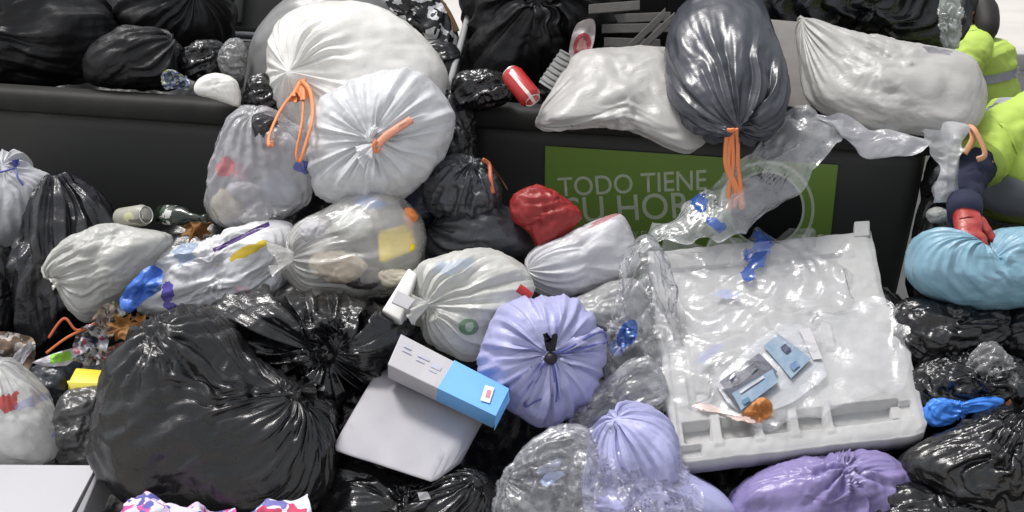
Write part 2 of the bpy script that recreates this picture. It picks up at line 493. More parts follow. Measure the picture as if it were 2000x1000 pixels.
def film(name, col, rough=0.3, alpha=1.0, bump=0.25, scale=70, trans=0.0, spec=0.5, mottle=0.25, dirt=None, decals=(), valpha=0.0, coat=0.0, sheen=0.0):
    m, n, l = nodes(name)
    out = n.new('ShaderNodeOutputMaterial'); b = n.new('ShaderNodeBsdfPrincipled')
    tc = n.new('ShaderNodeTexCoord'); geo = n.new('ShaderNodeNewGeometry')
    vec = tc.outputs['Object']
    big = tex_noise(n, l, vec, 9, 4)
    f = ramp(n, l, big.outputs['Fac'], [(0.35, (0, 0, 0)), (0.7, (1, 1, 1))])
    dk = dirt if dirt else tuple(c*0.72 for c in col)
    fac = math_n(n, l, 'MULTIPLY', f, mottle)
    c = mixc(n, l, fac, col, dk)
    for d in decals:
        msk = decal_mask(n, l, geo.outputs['Position'], d)
        if len(d) > 6: msk = math_n(n, l, 'MULTIPLY', msk, d[6])
        c = mixc(n, l, msk, c, d[5])
    l.new(c, b.inputs['Base Color'])
    r2 = tex_noise(n, l, vec, 25, 3)
    rr = n.new('ShaderNodeMapRange'); rr.inputs[3].default_value = max(0.03, rough*0.75); rr.inputs[4].default_value = min(1, rough*1.3)
    l.new(r2.outputs['Fac'], rr.inputs[0]); l.new(rr.outputs[0], b.inputs['Roughness'])
    if bump > 0:
        nz = tex_noise(n, l, vec, scale, 5, 0.6, 0.8)
        st = n.new('ShaderNodeMapping'); l.new(vec, st.inputs[0]); st.inputs['Scale'].default_value = (1, 2.6, 0.8); st.inputs['Rotation'].default_value = (0.4, 0.7, 0.5)
        rd = tex_noise(n, l, st.outputs[0], scale*0.45, 3, 0.5, 1.2)
        rid = math_n(n, l, 'ABSOLUTE', math_n(n, l, 'SUBTRACT', rd.outputs['Fac'], 0.5))
        h = math_n(n, l, 'ADD', math_n(n, l, 'MULTIPLY', nz.outputs['Fac'], 0.6), math_n(n, l, 'MULTIPLY', rid, 1.6))
        bp = n.new('ShaderNodeBump'); bp.inputs['Strength'].default_value = bump; bp.inputs['Distance'].default_value = 0.006
        l.new(h, bp.inputs['Height']); l.new(bp.outputs[0], b.inputs['Normal'])
    b.inputs['Specular IOR Level'].default_value = spec
    if coat: b.inputs['Coat Weight'].default_value = coat; b.inputs['Coat Roughness'].default_value = 0.12
    sh = b.outputs[0]
    if trans > 0:
        t = n.new('ShaderNodeBsdfTranslucent'); l.new(c, t.inputs['Color'])
        mx = n.new('ShaderNodeMixShader'); mx.inputs[0].default_value = trans
        l.new(sh, mx.inputs[1]); l.new(t.outputs[0], mx.inputs[2]); sh = mx.outputs[0]
    if alpha < 1:
        t = n.new('ShaderNodeBsdfTransparent')
        mx = n.new('ShaderNodeMixShader')
        valpha *= 0.6
        a = n.new('ShaderNodeMapRange'); a.inputs[1].default_value = 0.3; a.inputs[2].default_value = 0.7
        a.inputs[3].default_value = max(0, alpha-valpha); a.inputs[4].default_value = min(1, alpha+valpha)
        an = tex_noise(n, l, vec, 22, 4); l.new(an.outputs['Fac'], a.inputs[0])
        av = a.outputs[0]
        for d in decals:
            msk = decal_mask(n, l, geo.outputs['Position'], d)
            av = math_n(n, l, 'MAXIMUM', av, math_n(n, l, 'MULTIPLY', msk, 0.9))
        l.new(av, mx.inputs[0])
        l.new(t.outputs[0], mx.inputs[1]); l.new(sh, mx.inputs[2]); sh = mx.outputs[0]
        if alpha < 0.85:          # the film's own surface gloss, also where it is clear
            fr = n.new('ShaderNodeFresnel'); l.new(math_n(n, l, 'SUBTRACT', 1.5, math_n(n, l, 'MULTIPLY', geo.outputs['Backfacing'], 1.5-1/1.5)), fr.inputs['IOR'])
            gl = n.new('ShaderNodeBsdfGlossy'); gl.inputs['Roughness'].default_value = max(0.08, rough*0.8)
            if bump > 0: l.new(bp.outputs[0], gl.inputs['Normal']); l.new(bp.outputs[0], fr.inputs['Normal'])
            mg = n.new('ShaderNodeMixShader'); l.new(fr.outputs[0], mg.inputs[0]); l.new(sh, mg.inputs[1]); l.new(gl.outputs[0], mg.inputs[2]); sh = mg.outputs[0]
    l.new(sh, out.inputs[0])
    return m

def solid(name, col, rough=0.6, mottle=0.3, scale=30, bump=0.15, bscale=120, metal=0.0, dirt=None, spec=0.4, stain=0.0):
    m, n, l = nodes(name)
    out = n.new('ShaderNodeOutputMaterial'); b = n.new('ShaderNodeBsdfPrincipled')
    tc = n.new('ShaderNodeTexCoord'); vec = tc.outputs['Object']
    a = tex_noise(n, l, vec, scale, 6)
    f = ramp(n, l, a.outputs['Fac'], [(0.35, (0, 0, 0)), (0.72, (1, 1, 1))])
    c = mixc(n, l, math_n(n, l, 'MULTIPLY', f, mottle), col, dirt if dirt else tuple(x*0.6 for x in col))
    if stain > 0:
        s = tex_noise(n, l, vec, scale*0.25, 5, 0.6, 0.5)
        sf = ramp(n, l, s.outputs['Fac'], [(0.5, (0, 0, 0)), (0.68, (1, 1, 1))])
        c = mixc(n, l, math_n(n, l, 'MULTIPLY', sf, stain), c, tuple(x*0.45 for x in col))
    l.new(c, b.inputs['Base Color'])
    b.inputs['Roughness'].default_value = rough; b.inputs['Metallic'].default_value = metal
    b.inputs['Specular IOR Level'].default_value = spec
    if bump > 0:
        nz = tex_noise(n, l, vec, bscale, 4)
        bp = n.new('ShaderNodeBump'); bp.inputs['Strength'].default_value = bump; bp.inputs['Distance'].default_value = 0.003
        l.new(nz.outputs['Fac'], bp.inputs['Height']); l.new(bp.outputs[0], b.inputs['Normal'])
    l.new(b.outputs[0], out.inputs[0])
    return m

def blotches(name, base, cols, scale=25, rough=0.4, bump=0.2, thr=0.58):
    """flat print: irregular blotches of several inks on a base"""
    m, n, l = nodes(name)
    out = n.new('ShaderNodeOutputMaterial'); b = n.new('ShaderNodeBsdfPrincipled')
    tc = n.new('ShaderNodeTexCoord'); vec = tc.outputs['Object']
    c = base
    for k, ink in enumerate(cols):
        mp = n.new('ShaderNodeMapping'); l.new(vec, mp.inputs[0]); mp.inputs['Location'].default_value = (k*3.7, k*1.9, k*5.1)
        z = tex_noise(n, l, mp.outputs[0], scale*(1+0.25*k), 1.5, 0.4, 0.4)
        msk = math_n(n, l, 'GREATER_THAN', z.outputs['Fac'], thr)
        c = mixc(n, l, msk, c, ink)
    if isinstance(c, tuple): b.inputs['Base Color'].default_value = (*c, 1)
    else: l.new(c, b.inputs['Base Color'])
    b.inputs['Roughness'].default_value = rough
    nz = tex_noise(n, l, vec, 90, 4)
    bp = n.new('ShaderNodeBump'); bp.inputs['Strength'].default_value = bump; bp.inputs['Distance'].default_value = 0.004
    l.new(nz.outputs['Fac'], bp.inputs['Height']); l.new(bp.outputs[0], b.inputs['Normal'])
    l.new(b.outputs[0], out.inputs[0])
    return m

def px_dec(px, py, d, wpx, hpx, shape, col, ang=0.0, strength=1.0):
    s = d/FPX
    return (P(px, py, d), wpx*s, hpx*s, shape, ang, col, strength)

BLACK = film('black film', (0.010, 0.010, 0.011), 0.26, spec=0.55, bump=0.22, mottle=0.3)
BLACK_SHINY = film('shiny black film', (0.008, 0.008, 0.009), 0.17, spec=0.7, bump=0.3, mottle=0.3)
BLACK_DULL = film('dull black film', (0.012, 0.012, 0.013), 0.42, spec=0.35, bump=0.3, mottle=0.3)
CHARCOAL = film('charcoal film', (0.040, 0.042, 0.050), 0.28, spec=0.6, bump=0.2)
SLATE = film('slate film', (0.050, 0.053, 0.066), 0.30, spec=0.6, bump=0.12)
NAVY = film('navy film', (0.02, 0.02, 0.05), 0.35)
WHITE = film('white film', (0.87, 0.86, 0.82), 0.26, trans=0.22, bump=0.15, mottle=0.12)
WHITE_COOL = film('cool white film', (0.74, 0.75, 0.77), 0.28, trans=0.2, alpha=0.93, valpha=0.05, bump=0.15, mottle=0.2)
PILLOW = film('matt white film', (0.52, 0.51, 0.49), 0.34, trans=0.2, bump=0.22, mottle=0.25, alpha=0.95)
MILKY = film('milky film', (0.72, 0.72, 0.70), 0.3, trans=0.25, alpha=0.62, valpha=0.16, bump=0.25)
MILKY_THIN = film('thin milky film', (0.74, 0.74, 0.76), 0.22, trans=0.25, alpha=0.42, valpha=0.2, bump=0.3)
CLEAR = film('clear film', (0.80, 0.81, 0.85), 0.12, trans=0.2, alpha=0.24, valpha=0.16, bump=0.5, scale=50, spec=0.8)
SMOKE = film('smoky film', (0.10, 0.10, 0.10), 0.25, alpha=0.6, valpha=0.2, bump=0.3)
LILAC = film('lilac film', (0.45, 0.455, 0.72), 0.36, trans=0.15, bump=0.18, mottle=0.3)
VIOLET = film('violet film', (0.28, 0.235, 0.47), 0.28, trans=0.15, bump=0.2, mottle=0.4)
SKYBLUE = film('sky blue film', (0.26, 0.42, 0.53), 0.34, trans=0.12, bump=0.12, mottle=0.5, dirt=(0.13, 0.32, 0.40))
RED = film('red film', (0.36, 0.03, 0.03), 0.35, trans=0.2, alpha=0.92, bump=0.25)
ORANGE = solid('orange ribbon', (0.80, 0.26, 0.10), 0.45, bump=0.1)
BLUE_RIB = solid('blue ribbon', (0.10, 0.12, 0.38), 0.4, bump=0.1)
BLACK_RIB = solid('black ribbon', (0.012, 0.012, 0.014), 0.45, bump=0.3)
BIN = solid('dumpster plastic', (0.046, 0.046, 0.044), 0.55, mottle=0.35, scale=7, bump=0.12, bscale=220, dirt=(0.065, 0.062, 0.056), stain=0.4)
BIN_RIM = solid('dumpster rim plastic', (0.024, 0.024, 0.023), 0.62, mottle=0.5, scale=10, bump=0.1, bscale=160, dirt=(0.045, 0.043, 0.039), stain=0.3, spec=0.2)
RAIL = solid('grey plastic', (0.30, 0.30, 0.30), 0.4, mottle=0.3, scale=12)
FOAM = solid('white foam', (0.42, 0.42, 0.42), 0.75, mottle=0.22, scale=12, bump=0.35, bscale=320, dirt=(0.35, 0.34, 0.31), stain=0.08)
CARD_W = solid('white card', (0.46, 0.45, 0.47), 0.6, mottle=0.15, scale=9, bump=0.08, bscale=200)
CARD_B = solid('blue card', (0.16, 0.42, 0.80), 0.5, mottle=0.15, scale=9, bump=0.05)
CARD_G = solid('grey card', (0.22, 0.21, 0.20), 0.8, mottle=0.4, scale=20, bump=0.3)
CARDBOARD = solid('brown cardboard', (0.22, 0.14, 0.08), 0.85, mottle=0.4, scale=18, bump=0.3)
LEAF = solid('dry leaf', (0.33, 0.15, 0.04), 0.7, mottle=0.6, scale=40, bump=0.4, dirt=(0.16, 0.07, 0.02))
ALU = solid('aluminium', (0.62, 0.62, 0.60), 0.28, mottle=0.2, metal=1.0, bump=0.1)
YELLOW = solid('yellow plastic', (0.72, 0.56, 0.03), 0.4, mottle=0.15, scale=15, bump=0.05)
STEEL = solid('galvanised steel', (0.35, 0.35, 0.36), 0.45, metal=0.9)
RUBBER = solid('rubber', (0.02, 0.02, 0.02), 0.7)

# ------------------------------------------------------------------ setting
def structure(o): o['kind'] = 'structure'; return o
ASPHALT = solid('asphalt', (0.055, 0.055, 0.057), 0.9, mottle=0.5, scale=3, bump=0.8, bscale=90, dirt=(0.085, 0.083, 0.08))
PAVING = solid('paving', (0.50, 0.48, 0.45), 0.85, mottle=0.4, scale=2, bump=0.4, bscale=60, dirt=(0.34, 0.33, 0.31))
structure(link('ground', mesh([(-150, -60, 0), (150, -60, 0), (150, 200, 0), (-150, 200, 0)], [(0, 1, 2, 3)]), ASPHALT))
structure(link('pavement', box_mesh((-60, -20, -0.2), (120, 0, 0), (0, 23.9, 0), (0, 0, 0.204), 0.0), PAVING))  # unseen pale paving on the camera side, added to bounce fill light onto the fronts
structure(link('pavement', box_mesh((-60, 12.3, -0.05), (120, 0, 0), (0, 9, 0), (0, 0, 0.18), 0.01), PAVING))
structure(link('kerb', box_mesh((-60, 12.14, -0.05), (120, 0, 0), (0, 0.155, 0), (0, 0, 0.183), 0.015),
          solid('kerb stone', (0.40, 0.40, 0.39), 0.8, scale=4)))

def rrect(w, dep, r, k=5):
    """rounded rectangle (0..w, 0..dep) counter-clockwise"""
    pts = []
    for cx, cy, a0 in ((w-r, r, -90), (w-r, dep-r, 0), (r, dep-r, 90), (r, r, 180)):
        for i in range(k+1):
            a = math.radians(a0+90*i/k); pts.append((cx+r*math.cos(a), cy+r*math.sin(a)))
    return np.array(pts)

def dumpster(corner, yaw, w, dep, label, top=1.25, lid_tilt=-30):
    ex = np.array([math.cos(yaw), -math.sin(yaw), 0]); ey = np.array([math.sin(yaw), math.cos(yaw), 0]); ez = np.array([0, 0, 1.0])
    root = empty('dumpster', tuple(corner[:2])+(0.0,), label, 'dumpster', 'wheeled dumpsters behind the heap')
    def W(x, y, z): return np.array([corner[0], corner[1], 0])+x*ex+y*ey+z*ez
    def ring(inset, z, r=0.07):
        q = rrect(w-2*inset, dep-2*inset, max(0.01, r-inset*0.3))
        return [W(x+inset, y+inset, z) for x, y in q]
    prof = [(0.16, 0.22), (0.135, 0.27), (0.10, 0.55), (0.055, 1.02), (0.047, 1.13), (0.045, 1.19), (0.075, 1.195), (0.085, 1.10), (0.17, 0.30)]
    link('body', loft([ring(i, z) for i, z in prof], True), BIN, root)
    rim = [(0.05, top-0.072), (0.012, top-0.070), (0.004, top-0.062), (0.006, top-0.018), (0.016, top-0.004), (0.03, top), (0.07, top+0.002), (0.085, top-0.006), (0.09, top-0.03), (0.088, top-0.09)]
    link('rim', loft([ring(i, z, 0.08) for i, z in rim], False), BIN_RIM, root)
    for x in (0.22, w-0.22):
        for y in (0.18, dep-0.18):
            wh = link('wheel', lathe_mesh(W(x-0.025, y, 0.1), ex, [(0, 0.02), (0.0, 0.09), (0.008, 0.1), (0.042, 0.1), (0.05, 0.09), (0.05, 0.02)], 20), RUBBER, root)
            link('caster_bracket', box_mesh(W(x-0.045, y-0.03, 0.1), ex*0.09, ey*0.06, ez*0.13, 0.008), STEEL, root)
    # lid swung open, standing behind the back edge
    tilt = math.radians(lid_tilt); lv = ez*math.cos(tilt)+ey*math.sin(tilt); ln = np.cross(ex, lv)
    lid = link('lid', box_mesh(W(0.02, dep-0.03, top+0.03), ex*(w-0.04), lv*1.02, -ln*0.05, 0.02), BIN, root)
    for k in range(6):
        link('lid_rib', box_mesh(W(0.12+k*(w-0.3)/5, dep-0.033, top+0.06)+ln*0.0, ex*0.06, lv*0.94, ln*0.022, 0.008), BIN, lid)
    link('hinge', tube_mesh([W(0.05, dep-0.01, top+0.02), W(w-0.05, dep-0.01, top+0.02)], 0.018, 10), STEEL, root)
    return root, W, ex, ey

YAW_R, YAW_L = math.radians(8.5), math.radians(9)
corner_r = on_plane(883, 204, (0, 0, 1.25), np.array([0, 0, 1.0]))
bin_r, WR, exr, eyr = dumpster(corner_r, YAW_R, 1.47, 1.05, 'dark grey wheeled dumpster with the green sign on its front')
W_L = 1.40
cr = on_plane(470, 205, (0, 0, 1.25), np.array([0, 0, 1.0]))
exl = np.array([math.cos(YAW_L), -math.sin(YAW_L), 0])
corner_l = cr-exl*W_L
bin_l, WL, exl, eyl = dumpster(corner_l, YAW_L, W_L, 1.05, 'dark grey wheeled dumpster with a bare front, full of black bags', lid_tilt=22)
# curved side rails of the lids
link('side_rail', tube_mesh(spline([P(868, 200, 4.56), P(893, 110, 4.75), P(920, 10, 5.0), P(935, -40, 5.15)], 8, False), 0.010, 8, 0.8), RAIL, bin_r)

# --- sign on the front of the right dumpster
fp0 = WR(0, 0.0555, 1.02); fp1 = WR(1, 0.0555, 1.02); fp2 = WR(0, 0.10, 0.55)
fn = np.cross(fp1-fp0, fp2-fp0); fn /= np.linalg.norm(fn)
if np.dot(fn, FWD) > 0: fn = -fn
def face_pt(px, py, off=0.004): return on_plane(px, py, fp0+fn*off, fn)
SIGN = solid('green sign', (0.20, 0.33, 0.06), 0.4, mottle=0.25, scale=6, bump=0.03, dirt=(0.17, 0.27, 0.055))
LETTER = solid('pale letters', (0.62, 0.68, 0.52), 0.45, mottle=0.3, scale=40, bump=0.0, dirt=(0.40, 0.47, 0.30))
INK = solid('black print', (0.012, 0.013, 0.011), 0.4, bump=0.0)
def plate(corners, t0, t1):
    a = [face_pt(x, y, t0) for x, y in corners]; b = [face_pt(x, y, t1) for x, y in corners]
    n = len(a); f = [list(range(n))[::-1], list(range(n, 2*n))]+[[i, (i+1) % n, n+(i+1) % n, n+i] for i in range(n)]
    return mesh(a+b, f)
sign_o = link('sign', plate([(1065, 285), (1637, 322), (1612, 560), (1062, 540)], 0.002, 0.006), SIGN, None, False)
tag(sign_o, 'green poster reading TODO TIENE SU HORA with a clock drawing, on the dumpster front', 'sign')
def words(txt, quad, name, off=0.0065, wt=0.0):
    """text set into a four-cornered field on the face (TL, TR, BR, BL)"""
    cu = bpy.data.curves.new(name, 'FONT'); cu.body = txt; cu.size = 1.0; cu.extrude = 0.0; cu.resolution_u = 4; cu.offset = wt
    ob = bpy.data.objects.new(name, cu); COL.objects.link(ob)
    bpy.context.view_layer.update()
    me = bpy.data.meshes.new_from_object(ob.evaluated_get(bpy.context.evaluated_depsgraph_get()))
    bpy.data.objects.remove(ob); bpy.data.curves.remove(cu)
    n = len(me.vertices); co = np.empty(n*3, np.float32); me.vertices.foreach_get('co', co); co = co.reshape(-1, 3)
    x0, x1 = co[:, 0].min(), co[:, 0].max(); y0, y1 = co[:, 1].min(), co[:, 1].max()
    s = (co[:, 0]-x0)/(x1-x0); t = 1-(co[:, 1]-y0)/(y1-y0)
    q = np.array(quad, float)
    pp = ((1-s)*(1-t))[:, None]*q[0]+(s*(1-t))[:, None]*q[1]+(s*t)[:, None]*q[2]+((1-s)*t)[:, None]*q[3]
    w = np.array([face_pt(a, b, off) for a, b in pp], np.float32)
    me.vertices.foreach_set('co', w.ravel()); me.update()
    return link(name, me, LETTER, sign_o, False)
words('TODO TIENE', [(1088, 347), (1380, 331), (1380, 371), (1092, 384)], 'lettering', wt=0.006)
words('SU HORA', [(1104, 386), (1392, 372), (1396, 424), (1108, 436)], 'lettering', wt=0.006)
words('Y SU LUGAR', [(1236, 452), (1330, 447), (1331, 461), (1237, 467)], 'lettering')
def disc(cx, cy, r0, r1, mat, name, off, asp=1.0, k=64):
    a = np.arange(k)*2*np.pi/k
    o_ = [face_pt(cx+r1*math.cos(t), cy+asp*r1*math.sin(t), off) for t in a]
    if r0 <= 0: return link(name, mesh(o_, [list(range(k))]), mat, sign_o, False)
    i_ = [face_pt(cx+r0*math.cos(t), cy+asp*r0*math.sin(t), off) for t in a]
    return link(name, mesh(o_+i_, [[j, (j+1) % k, k+(j+1) % k, k+j] for j in range(k)]), mat, sign_o, False)
disc(1497, 408, 0, 70, INK, 'clock_face', 0.0066)
disc(1497, 408, 70, 75, LETTER, 'clock_ring', 0.0068)
disc(1497, 408, 88, 94, LETTER, 'clock_ring', 0.0066)

# --- mass of crumpled black plastic underneath everything
def crumple(pt, f, seed):
    wq = pt*f+0.7*np.stack([noise(pt*f*0.7, seed+1), noise(pt*f*0.7, seed+2), noise(pt*f*0.7, seed+3)], -1)
    return (0.4-np.abs(noise(wq, seed+4))*1.8)+0.5*(0.4-np.abs(noise(wq*2.1, seed+5))*1.8)+0.25*(0.4-np.abs(noise(wq*4.3, seed+6))*1.8)
gx = np.linspace(-2.6, 2.7, 330); gy = np.linspace(2.3, 6.3, 250)
GX, GY = np.meshgrid(gx, gy)
Z = heap_z(GX, GY)
gap = 1/(1+np.exp(-(GX+0.80)/0.02))*1/(1+np.exp((GX+0.17)/0.02))
gap = gap+1/(1+np.exp(-(GX-1.36)/0.02))*1/(1+np.exp((GY-4.62)/0.04))
top_lim = np.where(GX > 1.2, 0.80, 0.96)
Z = np.minimum(Z, top_lim-np.maximum(0, GY-5.2)*0.8)
pts = np.stack([GX, GY, Z], -1)
Z = Z+0.07*noise(pts*2.4, 61)*2+0.035*crumple(pts, 5, 63)+0.012*crumple(pts, 14, 67)-0.05
# bags half sunk in the mass, where nothing else lies on it
_hr = np.random.RandomState(5); bump_z = np.zeros_like(Z)
for _ in range(150):
    bx, by, br = _hr.uniform(-2.5, 2.6), _hr.uniform(2.3, 4.3), _hr.uniform(.16, .32)
    dd = np.hypot(GX-bx, (GY-by)*_hr.uniform(.8, 1.25))
    bump_z = np.maximum(bump_z, np.sqrt(np.maximum(0, br*br-dd*dd))*_hr.uniform(.5, .8))
free = np.clip((3.55-GY)/.15, 0, 1); free = np.maximum(free, np.clip((np.abs(GX+.02)-1.42)/.12, 0, 1))
Z = Z+bump_z*free
behind = GY > heap_front(GX)-0.03
Z = np.where(behind, Z*gap+(-0.06)*(1-gap), Z)
Z = np.where(Z < 0.02, -0.06, Z)
fade = np.clip((2.7-np.abs(GX))/0.5, 0, 1); Z = np.where(fade < 1, Z*fade-0.03*(1-fade), Z)
heap = link('rubbish_heap', grid_mesh(np.stack([GX, GY, Z], -1)), BLACK)
tag(heap, 'mass of crumpled black rubbish film under the piled bags', 'rubbish'); heap['kind'] = 'stuff'
def fill(Wf, w, name, label, seed):
    x = np.linspace(0.1, w-0.1, 110); y = np.linspace(0.1, 0.95, 70); X, Y = np.meshgrid(x, y)
    q = np.stack([X, Y, np.zeros_like(X)], -1)
    Zf = 1.08+0.05*noise(q*3, seed)*2+0.03*crumple(q, 6, seed+3)+0.05*Y
    base = np.array(Wf(0, 0, 0)); exx = Wf(1, 0, 0)-base; eyy = Wf(0, 1, 0)-base
    o = link(name, grid_mesh(base+X[..., None]*exx+Y[..., None]*eyy+Zf[..., None]*np.array([0, 0, 1.0])), BLACK_DULL)
    tag(o, label, 'rubbish'); o['kind'] = 'stuff'
    return o
fill_l = fill(WL, W_L, 'rubbish_fill', 'dark loose rubbish filling the bare dumpster', 71)
fill_r = fill(WR, 1.47, 'rubbish_fill', 'dark loose rubbish filling the dumpster with the sign', 75)

# ------------------------------------------------------------------ bags
def bag(name, label, outline, d, thick, mat, knot=None, group=None, cat='rubbish bag', tilt=(0, 0), **kw):
    me = bag_mesh(outline, d, thick, knot, **kw)
    if tilt != (0, 0):
        n = len(me.vertices); co = np.empty(n*3, np.float32); me.vertices.foreach_get('co', co); co = co.reshape(-1, 3).astype(float)
        c = co.mean(0); q = co-c; a, b = q@RGT, q@UPV
        v = co-CAMP; dep = v@FWD; nd = dep-(tilt[0]*a+tilt[1]*b)
        co = CAMP+v*(nd/dep)[:, None]
        me.vertices.foreach_set('co', co.astype(np.float32).ravel()); me.update()
    return tag(link(name, me, mat), label, cat, group)

def hd(px, py, e): return heap_d(px, py)-e

HI = (180, 120); MID = (132, 90); LO = (90, 60); XS = (54, 36)
G_BLACK, G_WHITE, G_DL, G_DR = 'black bags in the heap', 'white bags in the heap', 'bags inside the bare dumpster', 'bags inside the dumpster with the sign'

# inside the bare dumpster
bag('rubbish_bag', 'large dull black bag bulging over the rim of the bare dumpster, its biggest', [(-140, 60), (-60, -30), (60, -60), (180, -20), (235, 60), (205, 140), (100, 168), (-40, 170), (-130, 140)], 5.0, .24, BLACK_DULL, knot=(-120, 90), group=G_DL, res=HI, slack=.22, lump=.1, seed=1, coarse=4, gather=1)
bag('rubbish_bag', 'small dull black bag resting on the rim of the bare dumpster', [(165, 120), (200, 80), (260, 55), (330, 70), (357, 120), (345, 165), (260, 172), (180, 165)], 4.78, .13, BLACK_DULL, knot=(340, 80), group=G_DL, res=MID, slack=.2, seed=2, gather=1)
bag('rubbish_bag', 'dull black bag at the back of the bare dumpster against its lid', [(230, 40), (260, -30), (340, -60), (430, -30), (455, 40), (430, 95), (350, 115), (270, 90)], 5.1, .2, BLACK_DULL, knot=(400, 0), group=G_DL, res=MID, slack=.2, seed=3, gather=1)
bag('rubbish_bag', 'small shiny black bag beside the crinkled grey one in the bare dumpster', [(352, 115), (385, 85), (430, 84), (445, 120), (420, 158), (370, 150)], 4.75, .06, BLACK_SHINY, group=G_DL, res=LO, slack=.3, crease=.06, seed=4)
bag('crinkled_bag', 'crinkled smoky see-through bag by the rail of the bare dumpster', [(428, 110), (446, 82), (478, 86), (478, 140), (456, 158), (432, 140)], 4.66, .05, film('grey see-through film', (.25, .25, .25), .2, alpha=.65, valpha=.2), group=G_DL, res=LO, slack=.3, crease=.06, seed=5)
bag('white_bundle', 'small clean white bundle slumped over the corner of the bare dumpster', [(378, 172), (390, 152), (420, 143), (455, 150), (468, 175), (468, 210), (440, 201), (405, 190), (382, 184)], 4.5, .045, WHITE, group=G_DL, cat='bundle', res=LO, slack=.1, seed=6, p=3)

# in the gap between the dumpsters
bag('rubbish_bag', 'smooth grey bag rising behind the big bright white bag', [(476, 210), (480, 130), (500, 60), (545, 5), (640, -40), (740, -20), (765, 100), (640, 250), (540, 245), (492, 232)], 4.82, .2, film('grey bag film two', (.26, .26, .26), .34, trans=.2, bump=.08), group=G_WHITE, res=MID, slack=.05, seed=82)
w1 = bag('tied_bag', 'big bright white bag with long orange drawstring loops between the dumpsters', [(522, 110), (540, 50), (590, 12), (680, 4), (745, 15), (805, 50), (862, 105), (885, 160), (870, 220), (800, 330), (690, 370), (600, 320), (560, 255), (530, 190)], 4.66, .24, WHITE, knot=(590, 158), group=G_WHITE, res=HI, slack=.07, gather=1.0, gsize=.3, seed=7, dimple=.03, lump=.09, coarse=3)
w2 = bag('tied_bag', 'pleated white bag tied at its middle with a short orange ribbon', [(602, 270), (612, 215), (660, 170), (735, 142), (800, 134), (850, 158), (880, 205), (892, 238), (872, 300), (838, 345), (790, 388), (730, 405), (640, 395), (608, 350)], 4.4, .19, WHITE_COOL, knot=(733, 282), group=G_WHITE, res=HI, slack=.10, gather=1.1, gsize=.5, seed=8, dimple=.08, coarse=3)
g3 = bag('see_through_bag', 'see-through bag with a faded red print hanging off the bare dumpster corner', [(405, 385), (415, 310), (440, 240), (480, 206), (530, 213), (570, 240), (605, 262), (612, 330), (605, 390), (560, 420), (490, 442), (430, 440), (408, 415)], 4.42, .12, film('see-through bag film', (.72, .72, .76), .2, alpha=.42, valpha=.08, trans=.2, decals=[px_dec(441, 330, 4.33, 20, 20, 'blotch', (.6, .10, .12), 0, .8), px_dec(590, 325, 4.32, 16, 12, 'blotch', (.1, .12, .4))]), knot=(500, 222), res=MID, slack=.16, gather=.6, seed=9, lump=.12, crease=.02)
bag('rubbish_bag', 'small shiny black bag wedged behind the big white tied bag', [(478, 195), (488, 155), (520, 148), (548, 180), (545, 218), (500, 222)], 4.58, .06, BLACK_SHINY, group=G_BLACK, res=LO, slack=.3, crease=.05, seed=10)
bag('printed_bag', 'white bag with black brush-like print behind the big white bag', [(705, 0), (745, -35), (800, -45), (855, -10), (888, 50), (893, 92), (872, 115), (820, 85), (770, 50), (720, 30)], 4.92, .12, blotches('brush print', (.72, .72, .72), [(.015, .015, .016), (.02, .02, .02)], 22, .3, .3, .53), res=MID, slack=.25, crease=.04, seed=12)
bag('rubbish_bag', 'narrow black bag under the white bag with black print', [(822, 85), (880, 85), (902, 115), (890, 185), (862, 180), (838, 130)], 4.78, .07, BLACK, group=G_BLACK, res=LO, slack=.25, seed=14)

# inside the dumpster with the sign
bag('rubbish_bag', 'big dull black bag filling the corner of the dumpster with the sign', [(908, 70), (925, -30), (1060, -70), (1190, -30), (1215, 50), (1140, 110), (1070, 150), (1010, 175), (950, 200), (910, 185)], 5.0, .24, BLACK_DULL, knot=(1050, 20), group=G_DR, res=MID, slack=.25, seed=15, gather=1, crease=.02)
bag('rubbish_bag', 'small crinkled shiny black bag next to the red drinks can', [(884, 196), (890, 152), (930, 140), (985, 148), (996, 190), (950, 210), (900, 210)], 4.6, .07, BLACK_SHINY, group=G_DR, res=LO, slack=.35, crease=.07, seed=16)
bag('rubbish_bag', 'black bag lying along the hinge side of the dumpster with the sign', [(1470, 10), (1560, -50), (1780, -60), (1870, -20), (1862, 85), (1760, 95), (1640, 78), (1500, 60)], 5.15, .16, BLACK, group=G_DR, res=MID, slack=.3, crease=.03, seed=17, dirn=(.4, 1.5))
p1 = bag('pillow_bag', 'plump off-white bag draped over the rim above the words', [(1045, 246), (1072, 185), (1108, 132), (1142, 97), (1220, 92), (1300, 94), (1330, 150), (1355, 210), (1385, 262), (1378, 286), (1345, 302), (1300, 285), (1250, 260), (1170, 248), (1100, 252)], 4.50, .11, PILLOW, knot=(1050, 243), group=G_DR, res=MID, slack=.1, gather=.8, gsize=.3, seed=18, tilt=(.1, -.65), blur=.02, lump=.12, back=.07)
p2 = bag('pillow_bag', 'plump off-white bag with a pointed corner lying over the rim beside the workers', [(1556, 34), (1600, 48), (1700, 74), (1860, 100), (1905, 116), (1925, 170), (1920, 230), (1880, 264), (1780, 264), (1680, 250), (1600, 216), (1568, 180), (1560, 100)], 4.44, .13, PILLOW, knot=(1562, 40), group=G_DR, res=HI, slack=.08, gather=.5, gsize=.4, fan=((1690, 140), 13, .008, .12), seed=19, tilt=(.05, -.5), blur=.02, lump=.1)
